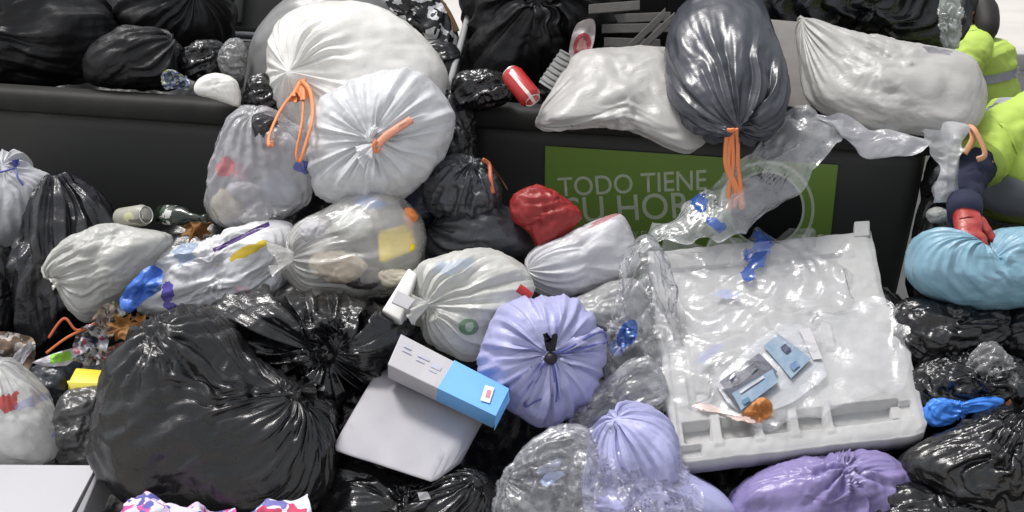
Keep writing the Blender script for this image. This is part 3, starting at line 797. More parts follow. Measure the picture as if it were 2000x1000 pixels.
s1 = bag('tied_bag', 'slate grey bag tied with orange drawstrings hanging in front of the sign', [(1297, 150), (1300, 70), (1330, 10), (1400, -25), (1480, -5), (1512, 70), (1536, 160), (1532, 222), (1500, 266), (1440, 285), (1380, 272), (1335, 235), (1310, 195)], 4.42, .17, SLATE, knot=(1430, 256), group=G_DR, res=HI, slack=.1, gather=1.7, gsize=.5, seed=20, tilt=(0, -.55), dimple=.05, coarse=4)

# against the dumpster fronts
c1 = bag('rubbish_bag', 'crumpled charcoal bag with an orange tie against the dumpster front', [(848, 335), (880, 308), (930, 308), (960, 330), (978, 385), (965, 425), (900, 440), (843, 415), (832, 370)], 4.42, .10, CHARCOAL, knot=(925, 318), group=G_BLACK, res=MID, slack=.3, gather=.8, crease=.05, seed=21)
c2 = bag('rubbish_bag', 'plump charcoal bag lying below the orange-tied charcoal one', [(830, 485), (850, 430), (900, 400), (960, 395), (1012, 415), (1044, 455), (1048, 492), (990, 512), (900, 515), (845, 510)], hd(935, 455, .14), .13, CHARCOAL, knot=(840, 440), group=G_BLACK, res=MID, slack=.12, gather=.8, seed=22)
bag('rubbish_bag', 'small navy bag squeezed under the pleated white bag', [(788, 395), (825, 358), (856, 375), (850, 430), (815, 440)], 4.48, .06, NAVY, group=G_BLACK, res=LO, slack=.2, seed=23)
bag('red_bag', 'crumpled red plastic bag leaning on the green sign', [(995, 400), (1008, 376), (1050, 362), (1085, 376), (1120, 400), (1138, 418), (1125, 442), (1090, 466), (1052, 487), (1036, 455), (1002, 432)], 4.34, .06, RED, res=LO, slack=.15, crease=.07, crease_f=1.6, seed=24, p=3)
cy = bag('white_bag', 'white bag folded into a roll with a torn red edge below the sign', [(1028, 505), (1045, 486), (1110, 456), (1185, 421), (1214, 420), (1235, 455), (1248, 490), (1246, 525), (1190, 556), (1100, 578), (1048, 568), (1026, 540)], hd(1140, 500, .18), .10, film('white film with red edge', (.70, .70, .73), .3, trans=.2, alpha=.9, valpha=.08, decals=[px_dec(1190, 424, 4.2, 40, 5, 'blotch', (.5, .1, .12), .45, .7)]), knot=(1032, 525), group=G_WHITE, res=MID, slack=.12, gather=.6, seed=25, p=3)
f5 = bag('see_through_bag', 'milky see-through bag holding a yellow box, knotted towards the printed bag', [(556, 500), (572, 450), (640, 405), (700, 374), (750, 371), (800, 398), (830, 440), (834, 490), (812, 545), (770, 577), (690, 580), (600, 570), (566, 545)], hd(700, 480, .24), .17, film('milky bag film', (.86, .85, .82), .22, trans=.2, alpha=.40, valpha=.08, bump=.25), knot=(572, 505), group=G_WHITE, res=HI, slack=.12, gather=1.2, gsize=.4, seed=26)
f6 = bag('tied_bag', 'white bag knotted at its side with a small round green logo', [(798, 590), (812, 530), (860, 500), (950, 488), (1012, 510), (1045, 556), (1030, 602), (985, 655), (930, 704), (880, 692), (830, 650)], hd(920, 595, .22), .14, film('white film with green logo', (.70, .70, .66), .3, trans=.22, alpha=.88, valpha=.1, decals=[px_dec(914, 641, 4.01, 20, 17, 'disc', (.10, .25, .10), 0, .8), px_dec(914, 641, 4.01, 9, 10, 'blotch', (.5, .6, .45)), px_dec(880, 520, 4.05, 40, 14, 'blotch', (.45, .55, .75), .2, .5)]), knot=(836, 594), group=G_WHITE, res=HI, slack=.14, gather=1.8, gsize=.5, seed=27, coarse=4, dimple=.05)
lil = bag('tied_bag', 'round pleated lilac bag tied with a black ribbon and blue cords', [(934, 705), (952, 640), (985, 592), (1050, 580), (1118, 582), (1158, 618), (1182, 672), (1178, 730), (1145, 790), (1090, 826), (1045, 831), (985, 795), (945, 750)], hd(1058, 705, .24), .16, LILAC, knot=(1076, 682), res=HI, slack=.10, gather=1.6, gsize=.6, seed=28, dimple=.09)
bag('rubbish_bag', 'grey see-through bag tucked behind the lilac tied bag', [(1105, 610), (1160, 565), (1245, 548), (1275, 620), (1265, 700), (1215, 760), (1175, 720), (1170, 650)], hd(1200, 650, .08), .10, film('grey bag film', (.34, .34, .34), .25, alpha=.85, valpha=.1), res=MID, slack=.2, crease=.03, seed=29)

# left side of the heap
lw = bag('tied_bag', 'white bag pulled shut with a blue cord beside the bare dumpster front', [(-70, 410), (-50, 330), (0, 300), (38, 297), (60, 322), (98, 350), (104, 390), (82, 432), (30, 472), (-20, 492), (-60, 470)], hd(20, 390, .22), .14, film('white film with cool cast', (.68, .69, .72), .3, trans=.2, alpha=.93, valpha=.05), knot=(30, 328), group=G_WHITE, res=MID, slack=.12, gather=1.4, gsize=.5, seed=30)
bag('rubbish_bag', 'long shiny black bag leaning under the white bag with the blue cord', [(14, 600), (20, 530), (50, 450), (88, 372), (120, 345), (170, 368), (212, 420), (245, 455), (235, 560), (150, 625), (122, 662), (80, 684), (40, 655)], hd(120, 510, .14), .14, film('grey black film', (.022, .022, .026), .24, spec=.6, bump=.3), knot=(118, 352), group=G_BLACK, res=HI, slack=.24, gather=.9, gsize=.9, seed=31, coarse=4, lump=.12)
bag('rubbish_bag', 'black bag slumped below the white bag with the blue cord', [(-60, 570), (-30, 500), (16, 488), (36, 560), (36, 640), (0, 668), (-50, 650)], hd(0, 580, .1), .1, BLACK, group=G_BLACK, res=LO, slack=.3, seed=32)
f15 = bag('tied_bag', 'grey-white bag with a small white knot, flattened against the long shiny black bag', [(90, 530), (108, 492), (160, 452), (205, 436), (262, 445), (335, 456), (322, 492), (285, 540), (245, 575), (205, 612), (165, 627), (133, 592), (114, 556)], hd(205, 525, .24), .12, film('grey white film', (.60, .60, .57), .3, trans=.2, alpha=.9, valpha=.08), knot=(114, 548), group=G_WHITE, res=HI, slack=.14, gather=1.0, gsize=.5, seed=33, crease=.025)
f14 = bag('printed_bag', 'white packaging bag with purple, yellow and blue print beside the milky bag', [(272, 605), (285, 558), (300, 515), (330, 488), (400, 470), (490, 437), (560, 430), (580, 470), (558, 540), (530, 580), (450, 600), (350, 614), (290, 618)], hd(430, 525, .2), .10, film('packaging film', (.76, .76, .78), .25, trans=.15, decals=[px_dec(340, 495, 4.16, 22, 26, 'blotch', (.1, .22, .45), 0, .6), px_dec(470, 490, 4.16, 50, 9, 'blotch', (.7, .5, .04), .45), px_dec(455, 462, 4.16, 60, 5, 'box', (.06, .03, .16), .47), px_dec(310, 570, 4.16, 14, 22, 'blotch', (.16, .12, .55)), px_dec(312, 600, 4.16, 14, 8, 'blotch', (.14, .12, .5)), px_dec(460, 570, 4.16, 16, 10, 'blotch', (.75, .4, .45), 0, .5), px_dec(380, 520, 4.16, 60, 22, 'blotch', (.45, .42, .48), .4, .4)]), res=HI, slack=.18, crease=.05, seed=34)
bk = bag('rubbish_bag', 'glossy black bag with a twisted mouth above the white padded block', [(425, 612), (478, 576), (560, 572), (650, 578), (740, 605), (795, 640), (775, 695), (742, 745), (695, 792), (640, 805), (560, 765), (490, 705), (440, 655)], hd(610, 685, .2), .17, BLACK_SHINY, knot=(655, 690), group=G_BLACK, res=HI, slack=.26, gather=1.3, gsize=.9, seed=35, coarse=4, dimple=.1, crease=.02)
bb = bag('rubbish_bag', 'huge black bag stretched tight over square contents, the largest of the heap', [(188, 855), (212, 745), (252, 672), (310, 625), (370, 606), (440, 628), (490, 692), (560, 740), (620, 772), (650, 810), (658, 880), (642, 955), (560, 1000), (420, 995), (300, 985), (225, 935)], hd(420, 810, .32), .25, film('grey sheen black film', (.010, .010, .011), .27, spec=.62, bump=.2), knot=(592, 762), group=G_BLACK, res=(230, 150), slack=.10, gather=1.3, gsize=.5, seed=36, coarse=2, p=3.4, lump=.06, lump_f=1.7, crease=.05, crease_f=1.7, fan=((335, 640), 18, .032, .17))
bag('rubbish_bag', 'black bag with bright creases under the white padded block', [(598, 1030), (618, 935), (700, 905), (800, 940), (880, 920), (930, 914), (972, 958), (965, 1050), (780, 1090), (620, 1070)], hd(790, 980, .12), .12, BLACK_SHINY, group=G_BLACK, res=HI, slack=.16, crease=.06, seed=37, coarse=2, knot=(925, 930), gather=.8)
bag('smoky_bag', 'dark see-through bag under the yellow plastic tub', [(103, 845), (115, 790), (140, 762), (200, 758), (212, 800), (208, 870), (192, 908), (140, 910), (115, 885)], hd(155, 835, .14), .09, SMOKE, res=MID, slack=.25, crease=.05, seed=38)
bag('rubbish_bag', 'blue-black bag beside the yellow plastic tub', [(55, 740), (80, 712), (140, 710), (160, 750), (130, 800), (90, 810)], hd(110, 755, .08), .08, film('blue black film', (.02, .025, .035), .3), group=G_BLACK, res=LO, slack=.25, seed=39)
bag('see_through_bag', 'milky bag of household packaging standing on the white carton', [(-70, 770), (-30, 705), (20, 705), (62, 742), (96, 790), (117, 850), (113, 895), (60, 908), (-20, 912), (-70, 880)], hd(30, 815, .22), .14, film('milky film with print', (.74, .74, .73), .26, trans=.2, alpha=.78, valpha=.14, decals=[px_dec(12, 790, 3.9, 16, 18, 'blotch', (.6, .08, .07)), px_dec(45, 790, 3.9, 26, 10, 'blotch', (.3, .32, .6), .4, .6), px_dec(95, 855, 3.9, 14, 8, 'blotch', (.18, .22, .55), .4, .7)]), knot=(0, 708), group=G_WHITE, res=MID, slack=.14, gather=.8, gsize=.6, seed=40)

# right side of the heap
bag('lilac_bag', 'pale lilac bag under the crumpled clear film, below the tied lilac bag', [(1148, 890), (1160, 832), (1215, 792), (1290, 806), (1322, 850), (1340, 920), (1405, 955), (1440, 1010), (1300, 1070), (1160, 1050), (1138, 955)], hd(1270, 920, .16), .15, LILAC, knot=(1200, 815), group='lilac bags under the foam board', res=HI, slack=.12, gather=1.0, gsize=.5, seed=41)
bag('lilac_bag', 'deep violet bag creased under the front edge of the foam board', [(1425, 985), (1460, 935), (1560, 905), (1660, 890), (1730, 888), (1775, 930), (1765, 975), (1720, 1050), (1560, 1090), (1450, 1050)], hd(1600, 970, .10), .11, VIOLET, group='lilac bags under the foam board', res=HI, slack=.10, crease=.08, crease_f=1.2, p=3, fan=((1640, 905), 13, .028, .16), seed=42)
bag('rubbish_bag', 'flat shiny black bag below the light blue bag', [(1735, 620), (1780, 585), (1900, 598), (1965, 615), (1975, 665), (1890, 712), (1790, 725), (1745, 690)], hd(1860, 655, .12), .11, BLACK_SHINY, group=G_BLACK, res=HI, slack=.16, crease=.07, crease_f=2.2, seed=43, coarse=2, fan=((1960, 630), 16, .02, .16))
bag('rubbish_bag', 'black bag behind the flat shiny one, at the feet of the worker', [(1935, 650), (1980, 592), (2060, 590), (2090, 690), (2000, 715), (1945, 700)], hd(2010, 650, .1), .12, BLACK, group=G_BLACK, res=MID, slack=.16, crease=.06, seed=44, coarse=2)
b28 = bag('rubbish_bag', 'wrinkled glossy black bag below the blue plastic sleeve', [(1755, 905), (1800, 865), (1900, 825), (1990, 795), (2080, 840), (2080, 970), (1980, 1040), (1850, 990), (1780, 940)], hd(1920, 910, .16), .14, BLACK_SHINY, knot=(1985, 805), group=G_BLACK, res=HI, slack=.14, gather=1.0, gsize=.6, seed=45, crease=.07, crease_f=2.4, coarse=2)
bag('rubbish_bag', 'black bag lowest on the heap beside the deep violet bag', [(1690, 1010), (1755, 942), (1850, 965), (1960, 1015), (1920, 1090), (1720, 1090)], hd(1810, 1020, .1), .1, BLACK_SHINY, group=G_BLACK, res=MID, slack=.16, crease=.07, seed=46, coarse=2)
b28c = bag('rubbish_bag', 'crinkled black bag carrying the small white cards', [(1762, 760), (1810, 705), (1900, 690), (1990, 700), (2060, 770), (1970, 815), (1850, 825), (1785, 805)], hd(1900, 760, .1), .11, BLACK_SHINY, group=G_BLACK, res=HI, slack=.16, crease=.09, crease_f=2.8, seed=47, coarse=2)
sb = bag('tied_bag', 'light blue bag gripped by the worker in the red glove', [(1768, 525), (1784, 472), (1828, 447), (1880, 455), (1908, 482), (1940, 452), (2000, 443), (2070, 465), (2085, 560), (2010, 598), (1900, 603), (1818, 582), (1778, 552)], 4.16, .16, SKYBLUE, knot=(1900, 478), res=HI, slack=.10, gather=.9, gsize=.5, seed=48, dimple=.06, blur=.06)

# ------------------------------------------------------------------ foam board and the things on it
FA, FB_, FC, FD = P(1262, 490, 4.36), P(1724, 446, 4.36), P(1818, 846, 3.92), P(1318, 905, 3.86)
fnorm = np.cross(FB_-FA, FD-FA); fnorm /= np.linalg.norm(fnorm)
if np.dot(fnorm, FWD) > 0: fnorm = -fnorm
def board_d(px, py):
    q = on_plane(px, py, (FA+FB_+FC+FD)/4, fnorm); return float((q-CAMP)@FWD)
def board_pt(s, t, h):
    return ((1-s)*(1-t))[..., None]*FA+(s*(1-t))[..., None]*FB_+(s*t)[..., None]*FC+((1-s)*t)[..., None]*FD+h[..., None]*fnorm
NB = 150
S_, T_ = np.meshgrid(np.linspace(0, 1, NB), np.linspace(0, 1, NB))
H_ = np.zeros_like(S_)
def rect(s0, s1, t0, t1): return (S_ > s0) & (S_ < s1) & (T_ > t0) & (T_ < t1)
H_[rect(.05, .90, .835, .925)] = -.036                   # trough along the front with ribs across it
for a in (.175, .335, .475, .615): H_[rect(a-.016, a+.022, .80, .95)] = .004
H_[rect(.03, .11, .935, .975)] = -.018; H_[rect(.87, .95, .85, .91)] = -.016
H_[rect(.09, .84, .11, .14)] = -.010; H_[rect(.09, .115, .12, .78)] = -.010; H_[rect(.66, .70, .45, .58)] = .010
H_[rect(.0, .03, .0, .97)] = .008
H_ += .0018*noise(np.stack([S_*30, T_*30, 0*S_], -1), 3)+.004*noise(np.stack([S_*5, T_*5, 0*S_], -1), 4)
# worn, chipped outline: shift the rim in and out
ed = np.minimum(np.minimum(S_, 1-S_), np.minimum(T_, 1-T_))
rimw = np.exp(-(ed/.02)**2)
S2 = S_+rimw*.010*noise(np.stack([S_*9, T_*9, 0*S_+5], -1), 6); T2_ = T_+rimw*.006*noise(np.stack([S_*14, T_*14, 0*S_+9], -1), 7)
S2 = np.where((T_ < .42) & (S_ > .5), S2-.05*np.clip((S_-.5)/.5, 0, 1)*(T_ < .40), S2)      # step in the right edge
cornr = np.clip(1-(np.hypot(1-S_, 1-T_)/.05), 0, 1); S2 -= cornr*.02; T2_ -= cornr*.012
cornl = np.clip(1-(np.hypot(S_, 1-T_)/.05), 0, 1); S2 += cornl*.015; T2_ -= cornl*.012
H_ -= rimw*.006
Wt = board_pt(S2, T2_, H_); Wb = board_pt(S2, T2_, np.full_like(S2, -.055))
idx = np.arange(NB*NB).reshape(NB, NB); off = NB*NB
def gq(i): return np.stack([i[:-1, :-1], i[1:, :-1], i[1:, 1:], i[:-1, 1:]], -1).reshape(-1, 4)
qs = [gq(idx), gq(idx+off)[:, ::-1]]
for line in (idx[0], idx[:, -1], idx[-1][::-1], idx[:, 0][::-1]):
    a, b = line[:-1], line[1:]; qs.append(np.stack([a, b, b+off, a+off], -1))
foam = link('foam_board', mesh_quads(np.concatenate([Wt.reshape(-1, 3), Wb.reshape(-1, 3)]), np.concatenate(qs)), FOAM, None, False)
tag(foam, 'large white polystyrene packing board with ribbed front edge leaning on the heap', 'foam board')
link('broken_tab', box_mesh(P(1666, 478, board_d(1666, 478)+.03), P(1697, 476, board_d(1697, 476)+.03)-P(1666, 478, board_d(1666, 478)+.03), P(1666, 444, board_d(1666, 450))-P(1666, 474, board_d(1666, 474)), fnorm*.034, .004), FOAM, foam, False)

def clear_film(alpha, decals=(), name='clear film', val=.16):
    return film(name, (.80, .81, .85), .2, trans=.2, alpha=alpha, valpha=val, bump=.3, scale=40, spec=.8, decals=decals)
def bd(px, py, e): return (px, py, board_d(px, py)-e)
BLUEINK = (.05, .12, .42)
fs1 = link('clear_sheet', sheet_mesh([[bd(1252, 478, .02), bd(1400, 478, .02), bd(1530, 450, .03), bd(1650, 472, .015)],
    [bd(1238, 590, .03), bd(1380, 590, .03), bd(1530, 560, .04), bd(1670, 575, .015)],
    [bd(1240, 700, .03), bd(1370, 690, .05), bd(1490, 640, .05), bd(1610, 640, .02)],
    [bd(1290, 800, .02), bd(1360, 765, .04), bd(1450, 740, .05), bd(1560, 700, .03)]], (130, 130), .045, .020, 8, 5, ragged=.05, iters=70, bend=.05),
    clear_film(.16, [px_dec(1487, 488, 4.28, 20, 46, 'blotch', BLUEINK, -.5), px_dec(1465, 535, 4.24, 12, 14, 'blotch', BLUEINK), px_dec(1420, 575, 4.2, 26, 10, 'blotch', (.25, .3, .6), 0, .6), px_dec(1380, 690, 4.1, 40, 10, 'blotch', (.3, .32, .6), .6, .5)], 'clear sheet film'))
tag(fs1, 'crumpled clear plastic sheet with blue print spread over the foam board', 'plastic sheet')
fs2 = link('clear_sheet', sheet_mesh([[bd(1500, 640, .02), bd(1640, 595, .015), bd(1752, 600, .01)], [bd(1440, 720, .03), bd(1620, 710, .02), bd(1772, 700, .012)], [bd(1330, 790, .02), bd(1530, 838, .02), bd(1740, 760, .01)]], (90, 80), .03, .010, 7, 6, ragged=.04, bend=.05),
    clear_film(.20, [px_dec(1400, 800, 4.0, 60, 7, 'blotch', (.75, .45, .3), -.25, .5)], 'thin cover film'))
tag(fs2, 'thin clear film stretched over the blue food packet on the foam board', 'plastic sheet')
# food packet: pouch with two printed panels
pk = link('food_packet', sheet_mesh([[bd(1395, 745, .012), bd(1490, 655, .014), bd(1560, 632, .012)], [bd(1420, 785, .03), bd(1520, 715, .034), bd(1600, 690, .02)], [bd(1455, 812, .012), bd(1540, 790, .014), bd(1615, 735, .012)]], (40, 36), .03, .004, 20, 8),
    film('pouch film', (.50, .52, .55), .25, alpha=.8, valpha=.1, bump=.3))
tag(pk, 'torn grey-blue food packet with dark printed panels lying on the foam board', 'food packet')
def panel(quad, e, mat, name, parent):
    q = [bd(x, y, e) for x, y in quad]
    return link(name, sheet_mesh([[q[0], q[1]], [q[3], q[2]]], (14, 14), .02, .0015, 20, 3), mat, parent)
BLUEP = solid('packet print', (.15, .23, .33), .35, mottle=.6, scale=45, dirt=(.28, .34, .40))
DARKP = solid('dark packet print', (.055, .06, .085), .35, mottle=.6, scale=45, dirt=(.16, .17, .21))
panel([(1492, 676), (1520, 652), (1584, 700), (1545, 738)], .040, BLUEP, 'printed_panel', pk)
panel([(1406, 746), (1482, 690), (1518, 726), (1440, 790)], .046, DARKP, 'printed_panel', pk)
panel([(1430, 768), (1508, 722), (1520, 745), (1448, 800)], .050, BLUEP, 'printed_panel', pk)
panel([(1524, 678), (1534, 671), (1546, 682), (1536, 690)], .046, solid('navy ink', (.02, .025, .08), .4), 'print_patch', pk)
panel([(1542, 712), (1556, 704), (1562, 714), (1549, 724)], .046, solid('mid blue ink', (.09, .17, .30), .4), 'print_patch', pk)
panel([(1425, 742), (1440, 732), (1446, 742), (1432, 752)], .053, solid('navy ink two', (.015, .02, .06), .4), 'print_patch', pk)
panel([(1462, 718), (1474, 709), (1480, 718), (1468, 728)], .053, solid('navy ink three', (.015, .02, .06), .4), 'print_patch', pk)
panel([(1444, 764), (1490, 734), (1493, 738), (1447, 768)], .055, solid('pale ink', (.45, .45, .48), .5), 'print_patch', pk)
panel([(1448, 782), (1462, 774), (1466, 782), (1453, 790)], .056, solid('teal ink', (.07, .16, .24), .5), 'print_patch', pk)
panel([(1560, 642), (1582, 640), (1606, 700), (1588, 702)], .030, CARD_W, 'card_strip', pk)

def scrap(name, label, outline, d, mat, amp=.012, f=9, seed=0, cat='litter', group=None, rings=9, parent=None, bow=0.0):
    o = np.array(outline, float); c = o.mean(0); sp = spline(outline, 5) if len(outline) > 6 else np.array([o[i]*(1-t)+o[(i+1) % len(o)]*t for i in range(len(o)) for t in np.arange(6)/6])
    n = len(sp); rs = np.linspace(0.02, 1, rings)
    pts = c+(sp-c)[None]*rs[:, None, None]
    dd = d(pts[..., 0], pts[..., 1]) if callable(d) else np.full(pts.shape[:2], d)
    W = CAMP+dd[..., None]*(FWD+RGT*((pts[..., 0:1]-1000)/FPX)-UPV*((pts[..., 1:2]-500)/FPX))
    W = W-FWD*(amp*(noise(W*f*3, seed)*1.5+0.6*(.4-np.abs(noise(W*f*6, seed+2))*2)) - bow*rs[:, None]**2)[..., None]
    idx = np.arange(n*rings).reshape(rings, n); nx = np.roll(idx, -1, 1)
    me = mesh_quads(W.reshape(-1, 3), np.stack([idx[:-1], idx[1:], nx[1:], nx[:-1]], -1).reshape(-1, 4))
    ob = link(name, me, mat, parent)
    if parent is None: tag(ob, label, cat, group)
    return ob
scrap('food_scrap', 'bright orange food scrap stuck to the packet on the foam board', [(1450, 812), (1465, 790), (1488, 776), (1506, 785), (1508, 808), (1490, 824), (1462, 828)], lambda x, y: board_d(1478, 800)-.045+0*x, solid('orange scrap', (.48, .18, .045), .5, mottle=.5, scale=60, bump=.5), .014, 12, 3)

# crumpled clear plastic around the lilac bags
cb1 = bag('clear_bag', 'crumpled clear bag with blue print between the lilac bag and the foam board', [(1180, 690), (1200, 610), (1235, 500), (1275, 482), (1318, 600), (1322, 760), (1250, 810), (1195, 760)], 4.16, .06, clear_film(.14, [px_dec(1226, 652, 4.1, 17, 30, 'disc', (.03, .14, .55), -.5), px_dec(1206, 680, 4.1, 14, 16, 'disc', (.10, .18, .55), -.3, .7)], 'clear bag film', .2), res=MID, slack=.4, crease=.07, seed=51, cat='plastic bag')
cb2 = bag('clear_bag', 'twisted clear bag trailing below the lilac tied bag', [(1110, 850), (1135, 795), (1200, 735), (1268, 700), (1300, 770), (1230, 808), (1170, 850), (1140, 872)], 4.0, .05, clear_film(.18, [px_dec(1175, 825, 3.95, 26, 12, 'blotch', (.06, .06, .2), .6, .8)], 'twisted clear film', .2), res=MID, slack=.4, crease=.07, seed=52, cat='plastic bag', dirn=(1.5, .3))
cb3 = bag('clear_bag', 'big bundle of crumpled clear plastic left of the pale lilac bag', [(962, 1015), (982, 935), (1030, 872), (1090, 838), (1150, 850), (1190, 930), (1200, 1015), (1080, 1070), (990, 1060)], 3.84, .10, clear_film(.2, [px_dec(1080, 930, 3.76, 26, 10, 'blotch', (.25, .35, .7), .5, .6)], 'bundled clear film', .2), res=HI, slack=.4, crease=.06, seed=53, cat='plastic bag')
cs3 = link('clear_sheet', sheet_mesh([[(1130, 860, 3.85), (1200, 830, 3.84), (1300, 830, 3.84)], [(1110, 920, 3.80), (1220, 900, 3.76), (1340, 920, 3.78)], [(1090, 1020, 3.74), (1230, 1010, 3.70), (1380, 1010, 3.72)]], (90, 90), .1, .014, 11, 9, ragged=.05), clear_film(.09, [px_dec(1190, 985, 3.72, 30, 14, 'blotch', (.2, .2, .65), 0, .6)], 'draped clear film', .12))
tag(cs3, 'clear film clinging to the front of the pale lilac bag', 'plastic sheet')
# strip of film hanging from the rim across the sign
st = link('film_strip', sheet_mesh([[(1555, 205, 4.36), (1605, 220, 4.33), (1655, 240, 4.31)], [(1470, 290, 4.33), (1540, 300, 4.29), (1610, 305, 4.29)], [(1400, 355, 4.34), (1470, 372, 4.28), (1535, 395, 4.30)], [(1335, 400, 4.33), (1410, 425, 4.27), (1470, 445, 4.29)], [(1215, 490, 4.30), (1300, 475, 4.27), (1400, 470, 4.28)]], (80, 130), .08, .012, 10, 11, ragged=.03),
    clear_film(.36, [px_dec(1368, 392, 4.28, 14, 22, 'blotch', (.04, .12, .45), .3), px_dec(1400, 440, 4.27, 24, 10, 'blotch', (.05, .14, .48), -.5)], 'hanging film', .14))
tag(st, 'strip of clear film hanging from the rim across the green sign', 'plastic sheet')
fl = link('film_flap', sheet_mesh([[(1590, 215, 4.33), (1700, 248, 4.29), (1815, 268, 4.24)], [(1615, 240, 4.32), (1706, 282, 4.27), (1812, 276, 4.23)], [(1640, 262, 4.31), (1708, 312, 4.26), (1800, 292, 4.23)]], (50, 30), .06, .006, 14, 12, ragged=.02), film('grey flap film', (.55, .55, .60), .25, trans=.2, alpha=.6, valpha=.12, bump=.3))
tag(fl, 'greyish translucent flap poking out below the pointed off-white bag', 'plastic sheet')
tl = link('torn_film', sheet_mesh([[(1790, 262, 4.2), (1885, 240, 4.22)], [(1835, 300, 4.2), (1880, 290, 4.2)], [(1840, 350, 4.19), (1872, 330, 4.19)], [(1836, 395, 4.2), (1862, 390, 4.2)]], (24, 50), .1, .01, 16, 13, ragged=.04), film('torn milky film', (.7, .7, .72), .25, trans=.2, alpha=.55, valpha=.2, bump=.3))
tag(tl, 'torn wisp of milky film hanging beside the sleeve of the worker', 'plastic sheet')

# ------------------------------------------------------------------ boxes
def quad_box(TL, TR, BR, BL, depth_vec, bev=.004, wob=0.0, seed=0, cuts=0, amp=0.0, f=9):
    import bmesh
    bm = bmesh.new(); top = [bm.verts.new(v) for v in (TL, TR, BR, BL)]; bot = [bm.verts.new(np.asarray(v)+depth_vec) for v in (TL, TR, BR, BL)]
    bm.faces.new(top); bm.faces.new(bot[::-1])
    for i in range(4): bm.faces.new((top[i], bot[i], bot[(i+1) % 4], top[(i+1) % 4]))
    bmesh.ops.recalc_face_normals(bm, faces=bm.faces)
    if bev > 0: bmesh.ops.bevel(bm, geom=list(bm.edges), offset=bev, segments=3, affect='EDGES', profile=.5)
    if cuts:
        long_e = [e for e in bm.edges if e.calc_length() > .03]
        bmesh.ops.subdivide_edges(bm, edges=long_e, cuts=cuts, use_grid_fill=True)
        for v in bm.verts:
            p = np.array(v.co); k = amp*float(noise(p[None]*f, seed)[0]+.4*noise(p[None]*f*2.7, seed+1)[0])
            v.co = Vector(p-FWD*k)
    me = bpy.data.meshes.new('box'); bm.to_mesh(me); bm.free(); return me
blk = link('padded_block', quad_box(P(722, 730, 4.06), P(938, 796, 4.02), P(852, 952, 3.78), P(634, 880, 3.82), P(905, 912, 3.93)-P(852, 952, 3.80), .022, cuts=14, amp=.016, f=7, seed=4), solid('white padding', (.40, .39, .42), .55, mottle=.12, scale=8, bump=.12, bscale=60, spec=.3))
tag(blk, 'soft white padded block lying under the blue and white carton', 'padded block')
c30 = [P(783, 652, 3.98), P(992, 760, 3.92), P(966, 812, 3.86), P(757, 712, 3.92)]
dv = P(757, 738, 4.02)-P(757, 712, 3.92)
ct = link('carton', quad_box(*c30, dv, .003, cuts=6, amp=.004), CARD_W, None, False)
tag(ct, 'slim white and blue printed carton lying across the padded block', 'carton')
def lerp(a, b, t): return np.asarray(a)*(1-t)+np.asarray(b)*t
n30 = np.cross(c30[1]-c30[0], c30[3]-c30[0]); n30 /= np.linalg.norm(n30); n30 = -n30 if np.dot(n30, FWD) > 0 else n30
def on30(s, t, h): return lerp(lerp(c30[0], c30[1], s), lerp(c30[3], c30[2], s), t)+n30*h
link('blue_band', quad_box(on30(.50, -.015, .004), on30(1.012, -.015, .004), on30(1.012, 1.02, .004), on30(.47, 1.02, .004), dv*.95-n30*.0, .001), CARD_B, ct, False)
INKB = solid('pale blue print', (.46, .47, .60), .5, mottle=.5, scale=120, bump=0)
for (sa, sb_, ta, tb_) in ((.06, .13, .26, .31), (.06, .15, .40, .44), (.20, .31, .32, .38), (.20, .28, .47, .51), (.34, .43, .36, .50), (.34, .41, .58, .62)):
    link('print_patch', mesh([on30(sa, ta, .0028), on30(sb_, ta, .0028), on30(sb_, tb_, .0028), on30(sa, tb_, .0028)], [(0, 1, 2, 3)]), INKB, ct, False)
PALE = solid('white print', (.72, .74, .82), .5, bump=0)
link('print_patch', mesh([on30(.82, .28, .0085), on30(.90, .22, .0085), on30(.92, .75, .0085), on30(.84, .8, .0085)], [(0, 1, 2, 3)]), PALE, ct, False)
link('print_patch', mesh([on30(.855, .38, .0092), on30(.89, .36, .0092), on30(.90, .62, .0092), on30(.865, .64, .0092)], [(0, 1, 2, 3)]), solid('red print', (.6, .25, .3), .5, bump=0), ct, False)
link('end_flap', quad_box(on30(1.01, .0, 0), on30(1.05, .25, -.01), on30(1.04, 1.25, -.03), on30(1.01, 1.02, 0), -n30*.002, 0), CARD_B, ct, False)
cf = link('white_box', quad_box(P(798, 522, 4.12), P(815, 534, 4.11), P(782, 626, 4.05), P(745, 606, 4.06), P(800, 560, 4.2)-P(798, 530, 4.12), .006, cuts=4, amp=.006), solid('white carton', (.76, .75, .72), .5, mottle=.15))
tag(cf, 'small crushed white carton squeezed against the knot of the white bag', 'carton')
link('side_fold', quad_box(P(776, 566, 4.045), P(812, 585, 4.035), P(796, 604, 4.02), P(764, 590, 4.03), fnorm*-.006, .002), CARD_W, cf, False)
